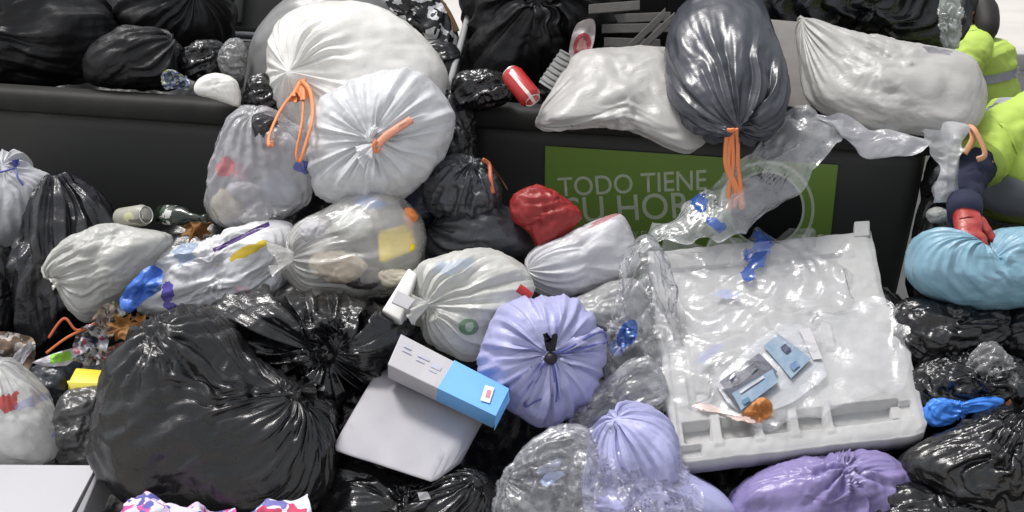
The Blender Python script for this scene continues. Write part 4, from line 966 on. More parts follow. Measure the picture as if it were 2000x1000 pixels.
# white carton at the lower left, lid and standing flap
lb = link('white_carton', quad_box(P(-90, 906, 3.92), P(190, 908, 3.86), P(130, 1020, 3.72), P(-110, 1030, 3.76), P(130, 1060, 3.8)-P(130, 1020, 3.72), .003, cuts=5, amp=.003), solid('carton white', (.42, .415, .44), .6, mottle=.12, scale=6, bump=.06), None, False)
tag(lb, 'big open white carton below the milky household bag', 'carton')
link('flap', quad_box(P(202, 893, 3.86), P(206, 897, 3.86), P(150, 1030, 3.70), P(138, 1024, 3.70), P(212, 960, 3.92)-P(202, 893, 3.86), .001), solid('inner card', (.34, .34, .36), .7, mottle=.2), lb, False)
tb = empty('plastic_tub', P(170, 765, hd(170, 745, .20)), 'yellow plastic tub lid on the dark see-through bag', 'tub')
dt = hd(170, 745, .20)
link('lid', quad_box(P(148, 717, dt+.03), P(206, 722, dt+.03), P(207, 750, dt-.02), P(132, 748, dt-.02), P(148, 745, dt+.06)-P(148, 717, dt+.03), .006), YELLOW, tb)
link('lip', quad_box(P(129, 744, dt-.025), P(209, 747, dt-.025), P(208, 764, dt-.03), P(138, 764, dt-.03), FWD*.012, .004), solid('bright yellow plastic', (.85, .72, .10), .35, bump=0), tb)

# things seen through the milky bags
ybx = link('yellow_box', quad_box(P(736, 452, 4.27), P(802, 434, 4.28), P(812, 488, 4.23), P(740, 516, 4.21), FWD*.07, .012), solid('yellow sponge', (.80, .60, .02), .6), None)
tag(ybx, 'yellow box pressed against the film inside the milky bag', 'box')
def lump_in(name, label, cx, cy, d, rx, ry, t, mat, seed, **kw):
    a = np.linspace(0, 2*np.pi, 10)[:-1]; rng = np.random.RandomState(seed)
    return bag(name, label, [(cx+rx*math.cos(k)*(1+.15*rng.randn()), cy+ry*math.sin(k)*(1+.15*rng.randn())) for k in a], d, t, mat, res=XS, slack=.15, crease=.05, seed=seed, cat='litter', group='litter inside see-through bags', iters=60, **kw)
lump_in('blue_wrapper', 'blue wrapper at the top inside the milky bag', 724, 398, 4.28, 32, 12, .03, solid('blue wrapper', (.12, .30, .75), .4), 61)
lump_in('paper_wad', 'wad of beige paper low inside the milky bag', 660, 520, 4.24, 60, 34, .06, solid('beige paper', (.58, .50, .40), .8), 62)
lump_in('paper_wad', 'wad of white paper beside the knot inside the milky bag', 620, 460, 4.26, 40, 30, .06, CARD_W, 63)
lump_in('dark_wrapper', 'dark wrapper behind the beige wad inside the milky bag', 700, 545, 4.25, 44, 22, .04, solid('dark wrapper', (.08, .07, .07), .5), 64)
lump_in('paper_wad', 'wad of pale green paper near the yellow box inside the milky bag', 690, 440, 4.27, 44, 26, .05, solid('pale paper', (.52, .56, .54), .8), 65)
lump_in('orange_wrapper', 'orange peel inside the milky bag beside the yellow box', 802, 424, 4.27, 12, 18, .025, solid('orange peel', (.65, .2, .05), .6), 66)
lump_in('paper_wad', 'wad of cream paper under the yellow box inside the milky bag', 770, 540, 4.25, 36, 22, .05, solid('cream paper', (.66, .60, .48), .8), 67)
lump_in('black_wrapper', 'black wrapper at the mouth of the see-through bag with red print', 515, 258, 4.36, 28, 36, .05, BLACK_SHINY, 68)
lump_in('beige_carton', 'crushed beige carton at the bottom of the see-through bag with red print', 445, 400, 4.40, 32, 30, .06, solid('beige carton', (.50, .44, .33), .8), 69)
lump_in('white_wrapper', 'white wrapper inside the see-through bag with red print', 470, 375, 4.40, 40, 20, .05, CARD_W, 70)
lump_in('grey_wrapper', 'blue-grey wrapper inside the see-through bag with red print', 545, 370, 4.42, 44, 36, .06, solid('blue grey wrapper', (.28, .29, .36), .5), 71)

# ------------------------------------------------------------------ cans, bottle, small litter
def can(name, label, p0, p1, r, mat, band=None):
    ax = np.asarray(p1)-np.asarray(p0); L = .118; ax = ax/np.linalg.norm(ax)
    e = empty(name, p0, label, 'can')
    body = lathe_mesh(p0, ax, [(0, r*.70), (.002, r*.78), (.010, r*.98), (.014, r), (L-.016, r), (L-.008, r*.9), (L-.002, r*.82)], 32)
    link('body', body, mat, e)
    q = np.asarray(p0)+ax*(L-.003)
    link('lid', lathe_mesh(q, ax, [(-.004, r*.80), (.003, r*.83), (.004, r*.80), (.0035, r*.76), (-.003, r*.74), (-.004, r*.3), (-.0038, .001)], 32), ALU, e)
    link('base', lathe_mesh(np.asarray(p0), -ax, [(-.002, r*.74), (.002, r*.72), (.001, r*.66), (-.006, r*.4), (-.008, .001)], 32), ALU, e)
    side = np.cross(ax, FWD); side /= np.linalg.norm(side)
    link('pull_tab', quad_box(q+side*.010+ax*.003, q-side*.010+ax*.003, q-side*.010+ax*.003+np.cross(ax, side)*.018, q+side*.010+ax*.003+np.cross(ax, side)*.018, ax*.0015, .0005), ALU, e)
    return e
def can_print(name, base, ink, c, u):
    return film(name, base, .25, bump=0, spec=.6, decals=[(c, .060, .0045, 'box', u, ink), (c-UPV*.012+RGT*.008, .030, .004, 'box', u, ink)])
k0 = P(1040, 196, 4.40); k1 = P(1003, 150, 4.44)
can('drinks_can', 'red drinks can with a white stripe lying on the dumpster rim above the sign', k0, k1, .033, can_print('red can print', (.42, .02, .02), (.75, .60, .58), (k0+k1)/2-FWD*.03, math.atan2(46, -37)))
k0 = P(232, 428, 4.42); k1 = P(295, 418, 4.34)
can('drinks_can', 'plain silver drinks can lying beside the dry leaf', k0, k1, .031, film('silver can print', (.34, .33, .28), .35, bump=0, decals=[(P(255, 425, 4.36), .02, .012, 'blotch', 0, (.5, .5, .3)), (P(275, 432, 4.36), .03, .006, 'blotch', 0, (.12, .12, .10))]))
bo = empty('glass_bottle', P(320, 425, 4.40), 'dark glass bottle with a torn white label behind the dry leaf', 'bottle')
b0, b1 = P(312, 418, 4.42), P(392, 426, 4.36); ax = b1-b0
link('body', lathe_mesh(b0, ax, [(0, .02), (.004, .028), (.085, .028), (.11, .013), (.15, .011), (.152, .013), (.165, .013), (.166, .006)], 24), film('bottle glass', (.012, .02, .012), .1, bump=0, spec=.7), bo)
link('label', lathe_mesh(b0, ax, [(.022, .0284), (.023, .0288), (.060, .0288), (.061, .0284)], 24), blotches('label print', (.6, .6, .58), [(.03, .05, .03)], 60, .6, .1, .5), bo)

LEAF_SHAPE = [(0, -1), (.25, -.55), (.75, -.75), (.6, -.25), (1, .05), (.55, .2), (.6, .6), (.15, .45), (0, .95), (-.15, .45), (-.6, .6), (-.5, .15), (-1, 0), (-.6, -.3), (-.7, -.75), (-.25, -.5)]
def leaf(label, cx, cy, s, rot, d, seed):
    c, q = math.cos(rot), math.sin(rot)
    o = scrap('dry_leaf', label, [(cx+s*(x*c-y*q), cy+s*.8*(x*q+y*c)) for x, y in LEAF_SHAPE], d, LEAF, .012, 8, seed, 'leaf', 'dry leaves')
    cord('stem', o, [(cx, cy, d-.01), (cx+s*1.2*math.cos(rot+1.6), cy+s*math.sin(rot+1.6), d-.02)], .0016, LEAF, k=5)
    return o
leaf('curled brown leaf beside the silver can', 380, 448, 36, .3, hd(380, 448, .12), 1)
leaf('large brown leaf under the blue crisp packet', 238, 642, 40, 1.2, hd(238, 642, .20), 2)
leaf('torn brown leaf half under the printed packaging bag', 268, 628, 26, 2.3, hd(268, 628, .19), 3)

FOIL = film('foil', (.45, .45, .47), .22, bump=.3, decals=[])
scrap('crisp_packet', 'torn bright blue packet on the edge of the printed packaging bag', [(232, 585), (262, 545), (290, 520), (312, 526), (318, 560), (300, 575), (278, 590), (250, 612)], hd(275, 565, .3), film('blue packet film', (.05, .16, .60), .3, bump=.3, decals=[px_dec(275, 558, 3.95, 22, 6, 'blotch', (.25, .45, .75), .7, .7), px_dec(306, 540, 3.95, 14, 14, 'blotch', (.16, .08, .45), 0, .7)]), .02, 8, 4, 'packet')
scrap('sweet_wrapper', 'red and silver foil wrapper crumpled among the leaves', [(140, 690), (150, 650), (180, 632), (205, 650), (212, 690), (192, 712), (160, 712)], hd(175, 675, .2), blotches('wrapper print', (.30, .31, .34), [(.35, .05, .08), (.06, .07, .09), (.5, .5, .52)], 26, .3, .5, .52), .03, 12, 5, 'wrapper')
scrap('sweet_wrapper', 'dark pink wrapper under the edge of the huge black bag', [(190, 690), (230, 670), (285, 655), (300, 664), (260, 690), (215, 706)], hd(245, 680, .2), blotches('pink wrapper', (.22, .07, .08), [(.35, .18, .18), (.05, .04, .04)], 50, .5, .5, .54), .015, 10, 6, 'wrapper')
scrap('folded_leaflet', 'folded leaflet with a bright green corner beside the foil wrapper', [(62, 708), (100, 692), (140, 680), (148, 700), (130, 714), (95, 716)], hd(105, 700, .2), film('leaflet', (.55, .52, .58), .5, bump=.1, decals=[px_dec(118, 698, hd(105, 700, .2), 20, 9, 'box', (.25, .55, .06), .2)]), .012, 8, 7, 'leaflet')
scrap('paper_scrap', 'brown paper scrap with a dark lining below the grey-white bag', [(180, 640), (190, 605), (215, 592), (232, 610), (225, 650), (205, 672), (190, 665)], hd(205, 635, .19), blotches('paper print', (.26, .20, .17), [(.08, .06, .05), (.45, .36, .28)], 40, .7, .5, .55), .022, 9, 8, 'paper')
scrap('paper_scrap', 'green and yellow paper scrap below the blue packet', [(205, 600), (222, 588), (240, 595), (246, 615), (228, 625), (210, 620)], hd(225, 606, .22), blotches('green paper', (.35, .40, .28), [(.20, .18, .04), (.5, .55, .5)], 50, .6, .4, .52), .012, 9, 9, 'paper')
scrap('cardboard_piece', 'wet brown cardboard piece above the milky household bag', [(-40, 660), (10, 648), (62, 662), (68, 690), (50, 730), (0, 740), (-40, 720)], hd(10, 690, .14), blotches('cardboard print', (.20, .14, .10), [(.5, .46, .42), (.09, .07, .05)], 30, .85, .5, .55), .02, 6, 10, 'cardboard')
scrap('paper_strip', 'torn white paper strips lying on the wet cardboard', [(0, 735), (30, 690), (60, 665), (66, 675), (40, 720), (20, 745)], hd(30, 705, .17), CARD_W, .012, 12, 11, 'paper')
scrap('white_label', 'small pale label stuck on the black bag beside the wet cardboard', [(-6, 520), (12, 515), (15, 532), (-6, 540)], hd(4, 527, .22), blotches('label ink', (.5, .42, .40), [(.2, .12, .10)], 60, .6, .1, .55), .004, 9, 12, 'label')
for pts, lb_ in (([(95, 660), (125, 622), (150, 645), (185, 632)], 'red'), ([(90, 690), (130, 660), (170, 640)], 'orange')):
    c_ = cord('plastic_strap', None, pts, .0038, solid(lb_+' cord', (.55, .12, .05) if lb_ == 'red' else (.62, .16, .05), .5), None, d=hd(130, 655, .24), flat=.35)
    tag(c_, {'red': 'bent red plastic strap beside the foil wrapper', 'orange': 'straight orange-red strap below the bent red one'}[lb_], 'strap')
# packet and litter inside the bare dumpster
scrap('snack_packet', 'small yellow-green and blue packet on the rim of the bare dumpster', [(316, 150), (330, 136), (350, 142), (372, 160), (368, 175), (345, 172), (322, 174)], 4.58, blotches('snack print', (.16, .20, .34), [(.42, .42, .05), (.5, .52, .55), (.06, .08, .14)], 55, .35, .4, .53), .02, 12, 13, 'packet')
# litter in the dumpster with the sign
scrap('drinks_pouch', 'pink and red drinks pouch standing in the dumpster with the sign', [(1112, 108), (1120, 60), (1134, 42), (1160, 40), (1162, 70), (1152, 105), (1136, 117)], 4.60, film('pouch print', (.34, .30, .30), .35, bump=.3, decals=[px_dec(1138, 86, 4.58, 17, 24, 'disc', (.30, .04, .05), -.3), px_dec(1136, 88, 4.58, 9, 16, 'blotch', (.45, .22, .2), -.3)]), .012, 9, 14, 'pouch')
tr = empty('ribbed_tray', P(1090, 150, 4.60), 'grey ribbed plastic tray beside the red drinks can', 'tray')
q4 = [P(1096, 96, 4.66), P(1126, 112, 4.63), P(1086, 182, 4.52), P(1052, 160, 4.55)]
GREYP = solid('grey plastic tray', (.16, .16, .16), .5)
link('sheet', quad_box(*q4, FWD*.006, .001), GREYP, tr)
for k in range(7):
    t0 = (k+.3)/7; a = lerp(q4[0], q4[3], t0); b = lerp(q4[1], q4[2], t0)
    link('rib', tube_mesh([a, lerp(a, b, .5)-FWD*.003, b], .0045, 6), GREYP, tr)
SLAT = solid('grey wood', (.15, .145, .135), .8, mottle=.5, scale=30, bump=.4)
slats = [((1168, 40), (1310, 34), 'short grey slat lowest on the loose slats by the pouch'), ((1175, 58), (1318, 56), 'level grey slat crossing the leaning ones'), ((1180, 84), (1290, 88), 'grey slat half covered by the off-white bag above the words'),
         ((1228, 96), (1300, 26), 'leaning grey slat beside the slate grey bag'), ((1248, 100), (1318, 34), 'second leaning grey slat, next to the slate grey bag'), ((1150, 20), (1250, 12), 'thin grey slat at the back of the loose slats')]
for k, (a, b, lb_) in enumerate(slats):
    dd = 4.86-.035*k
    A_, B_ = P(a[0], a[1], dd), P(b[0], b[1], dd+.02); v_ = UPV*.018
    tag(link('wooden_slat', quad_box(A_+v_, B_+v_, B_-v_*.6, A_-v_*.6, FWD*.012, .002), SLAT, None, False), lb_, 'slat', 'loose slats in the dumpster')
pn = link('cardboard_sheet', quad_box(P(1488, 36, 4.80), P(1580, 44, 4.78), P(1585, 215, 4.58), P(1520, 205, 4.60), FWD*.02, .004), CARD_G, None, False)
tag(pn, 'dull grey cardboard panel standing behind the slate grey bag', 'cardboard')
bag('cellophane', 'crinkled shiny cellophane between the pointed off-white bag and the far worker', [(1838, 0), (1856, -12), (1874, 10), (1874, 60), (1866, 95), (1848, 92), (1836, 45)], 4.62, .03, film('cellophane film', (.45, .48, .45), .1, alpha=.6, valpha=.3, bump=.5), cat='plastic', res=LO, slack=.4, crease=.1, seed=55)
scrap('paper_scrap', 'white paper scrap on top of the pointed off-white bag', [(1800, 90), (1830, 92), (1862, 100), (1856, 108), (1815, 104)], 4.28, CARD_W, .004, 9, 16, 'paper')
# bits lying between the dumpster and the worker
lump_in('white_cup', 'crushed white cup between the dumpster side and the worker', 1838, 372, 4.34, 16, 24, .03, CARD_W, 72)
lump_in('grey_wrapper', 'grey wrapper above the crushed white cup', 1846, 335, 4.36, 18, 16, .03, solid('grey wrap', (.25, .25, .26), .5), 73)
lump_in('paper_wad', 'wad of grey paper below the crushed white cup', 1832, 420, 4.34, 24, 16, .03, solid('grey paper', (.38, .38, .37), .7), 74)
bag('rubbish_bag', 'black bag standing in the corner between the dumpster side and the worker', [(1800, 460), (1812, 320), (1850, 290), (1895, 320), (1890, 440), (1850, 480)], 4.52, .08, BLACK, group=G_BLACK, res=LO, slack=.2, seed=56)
bag('rubbish_bag', 'black bag pressed against the dumpster side below the crushed cup', [(1782, 590), (1790, 440), (1812, 380), (1850, 420), (1856, 520), (1840, 610)], 4.44, .08, BLACK, group=G_BLACK, res=LO, slack=.2, crease=.05, seed=83)
bag('rubbish_bag', 'tall black bag filling the slot between pleated white bag and signed dumpster', [(862, 190), (892, 185), (925, 230), (930, 330), (880, 360), (850, 300)], 4.62, .08, BLACK, group=G_BLACK, res=LO, slack=.2, crease=.05, seed=81)
# right lower litter
slv = bag('blue_sleeve', 'bright blue plastic sleeve on the black bags right of the foam board', [(1803, 800), (1830, 778), (1880, 784), (1930, 776), (1968, 778), (1950, 796), (1885, 808), (1845, 832), (1812, 828)], 3.96, .03, solid('blue plastic', (.05, .22, .72), .3, mottle=.3, scale=25), cat='plastic', res=LO, slack=.15, crease=.05, seed=57)
scrap('small_card', 'small white card with a red picture on the crinkled black bag', [(1832, 737), (1862, 725), (1882, 765), (1852, 782)], 4.00, film('card print', (.66, .64, .64), .4, bump=.05, decals=[px_dec(1856, 752, 4.0, 14, 16, 'blotch', (.35, .12, .14))]), .004, 8, 17, 'card', 'small cards on the black bag')
scrap('small_card', 'small cream card tucked over the blue sleeve', [(1888, 752), (1915, 744), (1940, 766), (1930, 782), (1895, 784)], 3.97, solid('cream card', (.62, .60, .54), .5), .006, 8, 18, 'card', 'small cards on the black bag')
bag('cellophane', 'crinkled smoky cellophane above the small cream card', [(1890, 720), (1915, 684), (1950, 680), (1985, 720), (1992, 768), (1960, 780), (1920, 750)], 4.0, .04, film('smoky cellophane', (.25, .25, .26), .14, alpha=.5, valpha=.25, bump=.5), cat='plastic', res=LO, slack=.4, crease=.1, seed=58)
scrap('peel', 'small orange peel at the tip of the blue sleeve', [(1962, 785), (1975, 778), (1990, 786), (1986, 798), (1968, 798)], 3.93, solid('peel', (.55, .22, .08), .6), .01, 12, 19, 'peel')
# bottom edge
fl_m = blotches('floral print', (.62, .52, .68), [(.55, .08, .30), (.70, .66, .74), (.10, .10, .35)], 26, .75, .3, .56)
fc1 = link('floral_cloth', sheet_mesh([[(222, 1000, 3.68), (252, 974, 3.66), (290, 962, 3.64), (345, 978, 3.64), (405, 990, 3.66), (455, 1002, 3.68)], [(216, 1040, 3.64), (255, 1010, 3.58), (300, 1005, 3.56), (350, 1012, 3.57), (410, 1020, 3.58), (460, 1030, 3.62)], [(220, 1100, 3.66), (260, 1080, 3.60), (310, 1070, 3.58), (360, 1075, 3.58), (410, 1080, 3.60), (460, 1090, 3.64)]], (80, 50), .10, .030, 9, 21), fl_m)
tag(fc1, 'lilac and pink floral cloth crumpled beside the huge black bag', 'cloth', 'printed cloths')
fc2 = link('floral_cloth', sheet_mesh([[(485, 1008, 3.66), (515, 984, 3.64), (550, 974, 3.63), (600, 966, 3.64)], [(490, 1040, 3.62), (520, 1020, 3.58), (560, 1010, 3.58), (608, 1000, 3.60)], [(500, 1080, 3.62), (530, 1070, 3.60), (570, 1060, 3.60), (610, 1050, 3.62)]], (50, 40), .10, .025, 10, 22), blotches('red floral print', (.62, .64, .70), [(.50, .05, .12), (.16, .14, .4)], 20, .75, .3, .56))
tag(fc2, 'white and red printed cloth poking out below the huge black bag', 'cloth', 'printed cloths')
scrap('paper_scrap', 'tiny white scrap on the creased black bag under the padded block', [(815, 962), (835, 960), (842, 974), (820, 978)], 3.72, CARD_W, .003, 9, 20, 'paper')

# ------------------------------------------------------------------ ties, drawstrings and knots
def knot_tail(o, px, py, dpx, dpy, L, r1, mat, seed, r0=.006, toward=.5, ruff=5, name='knot_tail'):
    d = surf(o, px, py) or heap_d(px, py)-.1
    v = RGT*dpx-UPV*dpy-FWD*toward
    return link(name, tail_mesh(P(px, py, d+.004), v, L, r0, r1, ruff, .45, seed), mat, o)
cord('drawstring', w1, [(592, 160), (572, 185), (545, 230), (530, 284, 4.27), (525, 268, 4.28), (548, 215, 4.34), (575, 180), (596, 156)], .0065, ORANGE, w1, .01)
cord('drawstring', w1, [(590, 158), (606, 180, 4.38), (610, 230, 4.27), (596, 285, 4.24), (586, 314, 4.24), (579, 300, 4.24), (590, 240, 4.28), (592, 190), (588, 156)], .0065, ORANGE, w1, .01)
knot_tail(w1, 590, 160, -.1, .9, .05, .02, ORANGE, 1, r0=.012, name='drawstring_knot')
knot_tail(w2, 733, 283, -.5, .35, .055, .022, WHITE_COOL, 2)
_rd = min(surf(w2, x_, y_, 7) for x_, y_ in ((738, 284), (755, 266), (770, 256), (786, 245), (802, 234)))-.012
cord('ribbon', w2, [(738, 284, _rd), (752, 268, _rd), (772, 254, _rd), (804, 233, _rd+.01)], .011, film('faded orange ribbon', (.78, .34, .22), .4), w2, .045, .35)
cord('ribbon', w2, [(736, 275), (730, 285), (735, 298), (742, 290)], .006, ORANGE, w2, .03, .5)
for k, (xo, e1, e2) in enumerate(((-6, 1418, 1440), (2, 1432, 1428), (8, 1442, 1452), (-1, 1424, 1446))):
    cord('drawstring', s1, [(1430+xo, 252), (1428+xo*1.6, 275, 4.24), (e1, 325, 4.27), (e2-4, 370, 4.29), (e2-6+3*k, 405+4*(k % 2), 4.30)], .0065, ORANGE, s1, .012, .5)
cord('drawstring', c1, [(942, 312), (955, 322), (958, 350), (963, 378)], .007, solid('dark orange ribbon', (.45, .12, .05), .5), c1, .008, .5)
cord('drawstring', c1, [(955, 318), (975, 345, 4.42), (992, 372, 4.42)], .0025, solid('brown string', (.10, .04, .02), .6), c1, .008)
knot_tail(f5, 574, 500, -1, .1, .06, .035, f5.data.materials[0], 3, r0=.012)
knot_tail(f6, 834, 594, -.9, .2, .055, .03, f6.data.materials[0], 4, r0=.008)
knot_tail(f15, 116, 549, -.7, .2, .02, .012, WHITE, 5, r0=.007)
knot_tail(bb, 590, 764, .8, -.1, .05, .025, BLACK, 6, r0=.01)
knot_tail(lil, 1076, 684, -.05, -1, .045, .013, BLACK_RIB, 7, r0=.012, toward=.5, ruff=7, name='ribbon_knot')
link('ribbon_knot', lathe_mesh(P(1076, 700, surf(lil, 1076, 690)-.004), FWD*-1, [(-.012, .004), (-.008, .013), (0, .017), (.008, .012), (.012, .003)], 16), BLACK_RIB, lil)
cord('blue_cord', lil, [(1078, 692), (1110, 680), (1145, 660), (1178, 648), (1184, 668), (1150, 676), (1100, 690)], .003, BLUE_RIB, lil, .004)
cord('blue_cord', lil, [(1074, 698), (1050, 728), (1030, 770), (1026, 795), (1050, 782), (1080, 772)], .003, BLUE_RIB, lil, .004)
cord('blue_cord', lil, [(1078, 700), (1084, 740), (1086, 785)], .0035, BLUE_RIB, lil, .004)
cord('blue_cord', lil, [(1082, 700), (1090, 740), (1094, 780)], .003, solid('pale blue ribbon', (.34, .38, .70), .4), lil, .004)
knot_tail(lw, 30, 326, .1, -.9, .02, .012, BLUE_RIB, 8, r0=.004)
cord('blue_cord', lw, [(28, 328), (0, 336), (-30, 334)], .0028, BLUE_RIB, lw, .005)
cord('blue_cord', lw, [(30, 328), (34, 345), (45, 362)], .0028, BLUE_RIB, lw, .005)
knot_tail(b28, 1985, 808, .1, -.9, .05, .02, BLACK_SHINY, 9)
knot_tail(bk, 652, 688, -.3, -.8, .05, .03, BLACK_SHINY, 10)
lb2 = cord('brown_strap', None, [(835, -25), (866, 12), (880, 35), (892, 62)], .010, solid('brown strap', (.16, .09, .04), .6), None, d=4.86, flat=.3)
tag(lb2, 'brown strap dangling beside the white bag with black print', 'strap')
lb3 = cord('red_label', None, [(1012, 562), (1024, 570), (1036, 580)], .012, solid('red label', (.42, .03, .03), .5), None, d=4.06, flat=.4)
tag(lb3, 'small red label between the white roll and the bag with the green logo', 'label')

# ------------------------------------------------------------------ people
def skin_mesh(chain, edges, root=0, sub=2):
    """continuous limb surface grown round a joint skeleton: chain = [(point, radius)]"""
    me = bpy.data.meshes.new('skin'); me.from_pydata([tuple(map(float, p)) for p, r in chain], edges, [])
    ob = bpy.data.objects.new('skin', me); COL.objects.link(ob)
    md = ob.modifiers.new('s', 'SKIN'); md.use_smooth_shade = True
    for k, (p, r) in enumerate(chain):
        sv = me.skin_vertices[0].data[k]; sv.radius = (r, r) if np.isscalar(r) else r; sv.use_root = (k == root)
    ss = ob.modifiers.new('d', 'SUBSURF'); ss.levels = sub; ss.render_levels = sub
    bpy.context.view_layer.update()
    out = bpy.data.meshes.new_from_object(ob.evaluated_get(bpy.context.evaluated_depsgraph_get()))
    out.materials.clear()
    bpy.data.objects.remove(ob); bpy.data.meshes.remove(me)
    return out

SKIN = solid('skin', (.42, .22, .14), .5, mottle=.2, scale=20, bump=.05, spec=.4)
NAVYC = solid('navy cloth', (.016, .020, .048), .85, mottle=.4, scale=25, bump=.4, bscale=60)
HIVIS = solid('lime vest cloth', (.42, .56, .10), .7, mottle=.18, scale=14, bump=.25, bscale=70, dirt=(.30, .48, .04))
REFLECT = solid('reflective tape', (.30, .31, .33), .35, mottle=.25, scale=30, bump=.1)
GLOVE = solid('red rubber glove', (.30, .028, .028), .32, mottle=.4, scale=30, bump=.5, bscale=70, dirt=(.45, .12, .10))
HAIR = solid('dark hair', (.014, .012, .011), .6, mottle=.3, scale=60, bump=.6, bscale=140)
BOOT = solid('dark boots', (.02, .02, .02), .6)

def wrinkle(me, amp, f, seed):
    n = len(me.vertices); co = np.empty(n*3, np.float32); me.vertices.foreach_get('co', co); co = co.reshape(-1, 3).astype(float)
    no = np.empty(n*3, np.float32); me.vertices.foreach_get('normal', no); no = no.reshape(-1, 3)
    h = crumple(co, f, seed)
    me.vertices.foreach_set('co', (co+no*(amp*h)[:, None]).astype(np.float32).ravel()); me.update(); return me

def head_mesh(c, fwd, up, h=.235):
    """head with brow, nose, lips, chin and eye sockets; c = centre"""
    fwd = np.asarray(fwd, float); fwd /= np.linalg.norm(fwd); up = np.asarray(up, float); up -= fwd*np.dot(up, fwd); up /= np.linalg.norm(up)
    sd = np.cross(fwd, up); nu, nv = 48, 40
    th = np.arange(nu)*2*np.pi/nu; ph = np.linspace(.03, np.pi-.03, nv); PH, TH = np.meshgrid(ph, th, indexing='ij')
    x = np.sin(PH)*np.sin(TH); y = np.sin(PH)*np.cos(TH); z = np.cos(PH)      # y = forward
    X, Y, Z = x*.078, y*.098, z*h/2
    low = np.clip(-z, 0, 1); X *= 1-.30*low**1.5; Y = np.where(y > 0, Y*(1-.10*low), Y*(1-.35*low))
    def bump(cx, cz, s, a):
        nonlocal Y
        Y = Y+np.where(y > 0, a*np.exp(-((x-cx)**2+((z-cz)*1.0)**2)/s**2), 0)
    bump(0, -.12, .16, .022); bump(0, .10, .13, .010); bump(.32, .10, .14, -.012); bump(-.32, .10, .14, -.012)
    bump(0, -.48, .20, .007); bump(0, -.80, .22, .010); bump(0, .28, .4, .004)
    W = np.asarray(c)+X[..., None]*sd+Y[..., None]*fwd+Z[..., None]*up
    idx = np.arange(nu*nv).reshape(nv, nu); nx = np.roll(idx, -1, 1)
    q = np.stack([idx[:-1], idx[1:], nx[1:], nx[:-1]], -1).reshape(-1, 4)
    return mesh_quads(W.reshape(-1, 3), q), fwd, up, sd

def add_head(root, c, fwd, up, cover='cap'):
    me, f, u, s = head_mesh(c, fwd, up)
    hd_ = link('head', me, SKIN, root)
    EYE = solid('eye', (.75, .73, .70), .2, bump=0); IRIS = solid('iris', (.03, .02, .015), .2, bump=0); LIP = solid('lips', (.36, .13, .10), .5, bump=0)
    for k in (-1, 1):
        e = np.asarray(c)+f*.080+u*.012+s*k*.030
        link('eye', lathe_mesh(e-f*.006, f, [(0, .003), (.002, .009), (.006, .011), (.010, .008), (.0125, .002)], 14), EYE, hd_)
        link('ear', lathe_mesh(np.asarray(c)+s*k*.070-u*.005, s*k+f*-.3, [(0, .010), (.004, .024), (.012, .026), (.016, .018), (.012, .004)], 14), SKIN, hd_)
    link('lips', tube_mesh([np.asarray(c)+f*.089-u*.056-s*.022, np.asarray(c)+f*.098-u*.055, np.asarray(c)+f*.089-u*.056+s*.022], .006, 8), LIP, hd_)
    # hair or cap: a shell over the back and top of the skull
    nu, nv = 40, 24; th = np.arange(nu)*2*np.pi/nu; ph = np.linspace(.02, 1.75, nv); PH, TH = np.meshgrid(ph, th, indexing='ij')
    lim = np.where(np.cos(TH) > 0, .72+.0*TH, 1.0); PH = PH*(1-.38*np.clip(np.cos(TH), 0, 1))
    x, y, z = np.sin(PH)*np.sin(TH), np.sin(PH)*np.cos(TH), np.cos(PH)
    W = np.asarray(c)+(x*.087)[..., None]*s+(y*.108)[..., None]*f+(z*.128)[..., None]*u
    W = W+(noise(W*40, 3)*.006)[..., None]*u
    idx = np.arange(nu*nv).reshape(nv, nu); nx = np.roll(idx, -1, 1)
    link('hair', mesh_quads(W.reshape(-1, 3), np.stack([idx[:-1], idx[1:], nx[1:], nx[:-1]], -1).reshape(-1, 4)), HAIR, root)
    return hd_

def torso_rings(spine, wx, wy, side, k=84):
    """shell round the trunk: spine points from shoulders to hem, half widths, side vector"""
    spine = np.asarray(spine, float); t = np.gradient(spine, axis=0); t /= np.linalg.norm(t, axis=1)[:, None]
    R = []
    a = np.arange(k)*2*np.pi/k
    for p, tt, w, h in zip(spine, t, wx, wy):
        s = side-tt*np.dot(side, tt); s /= np.linalg.norm(s); b = np.cross(tt, s)
        cx = np.sign(np.cos(a))*np.abs(np.cos(a))**.8; cyy = np.sign(np.sin(a))*np.abs(np.sin(a))**.9
        R.append(p+w*cx[:, None]*s+h*cyy[:, None]*b)
    return np.array(R)

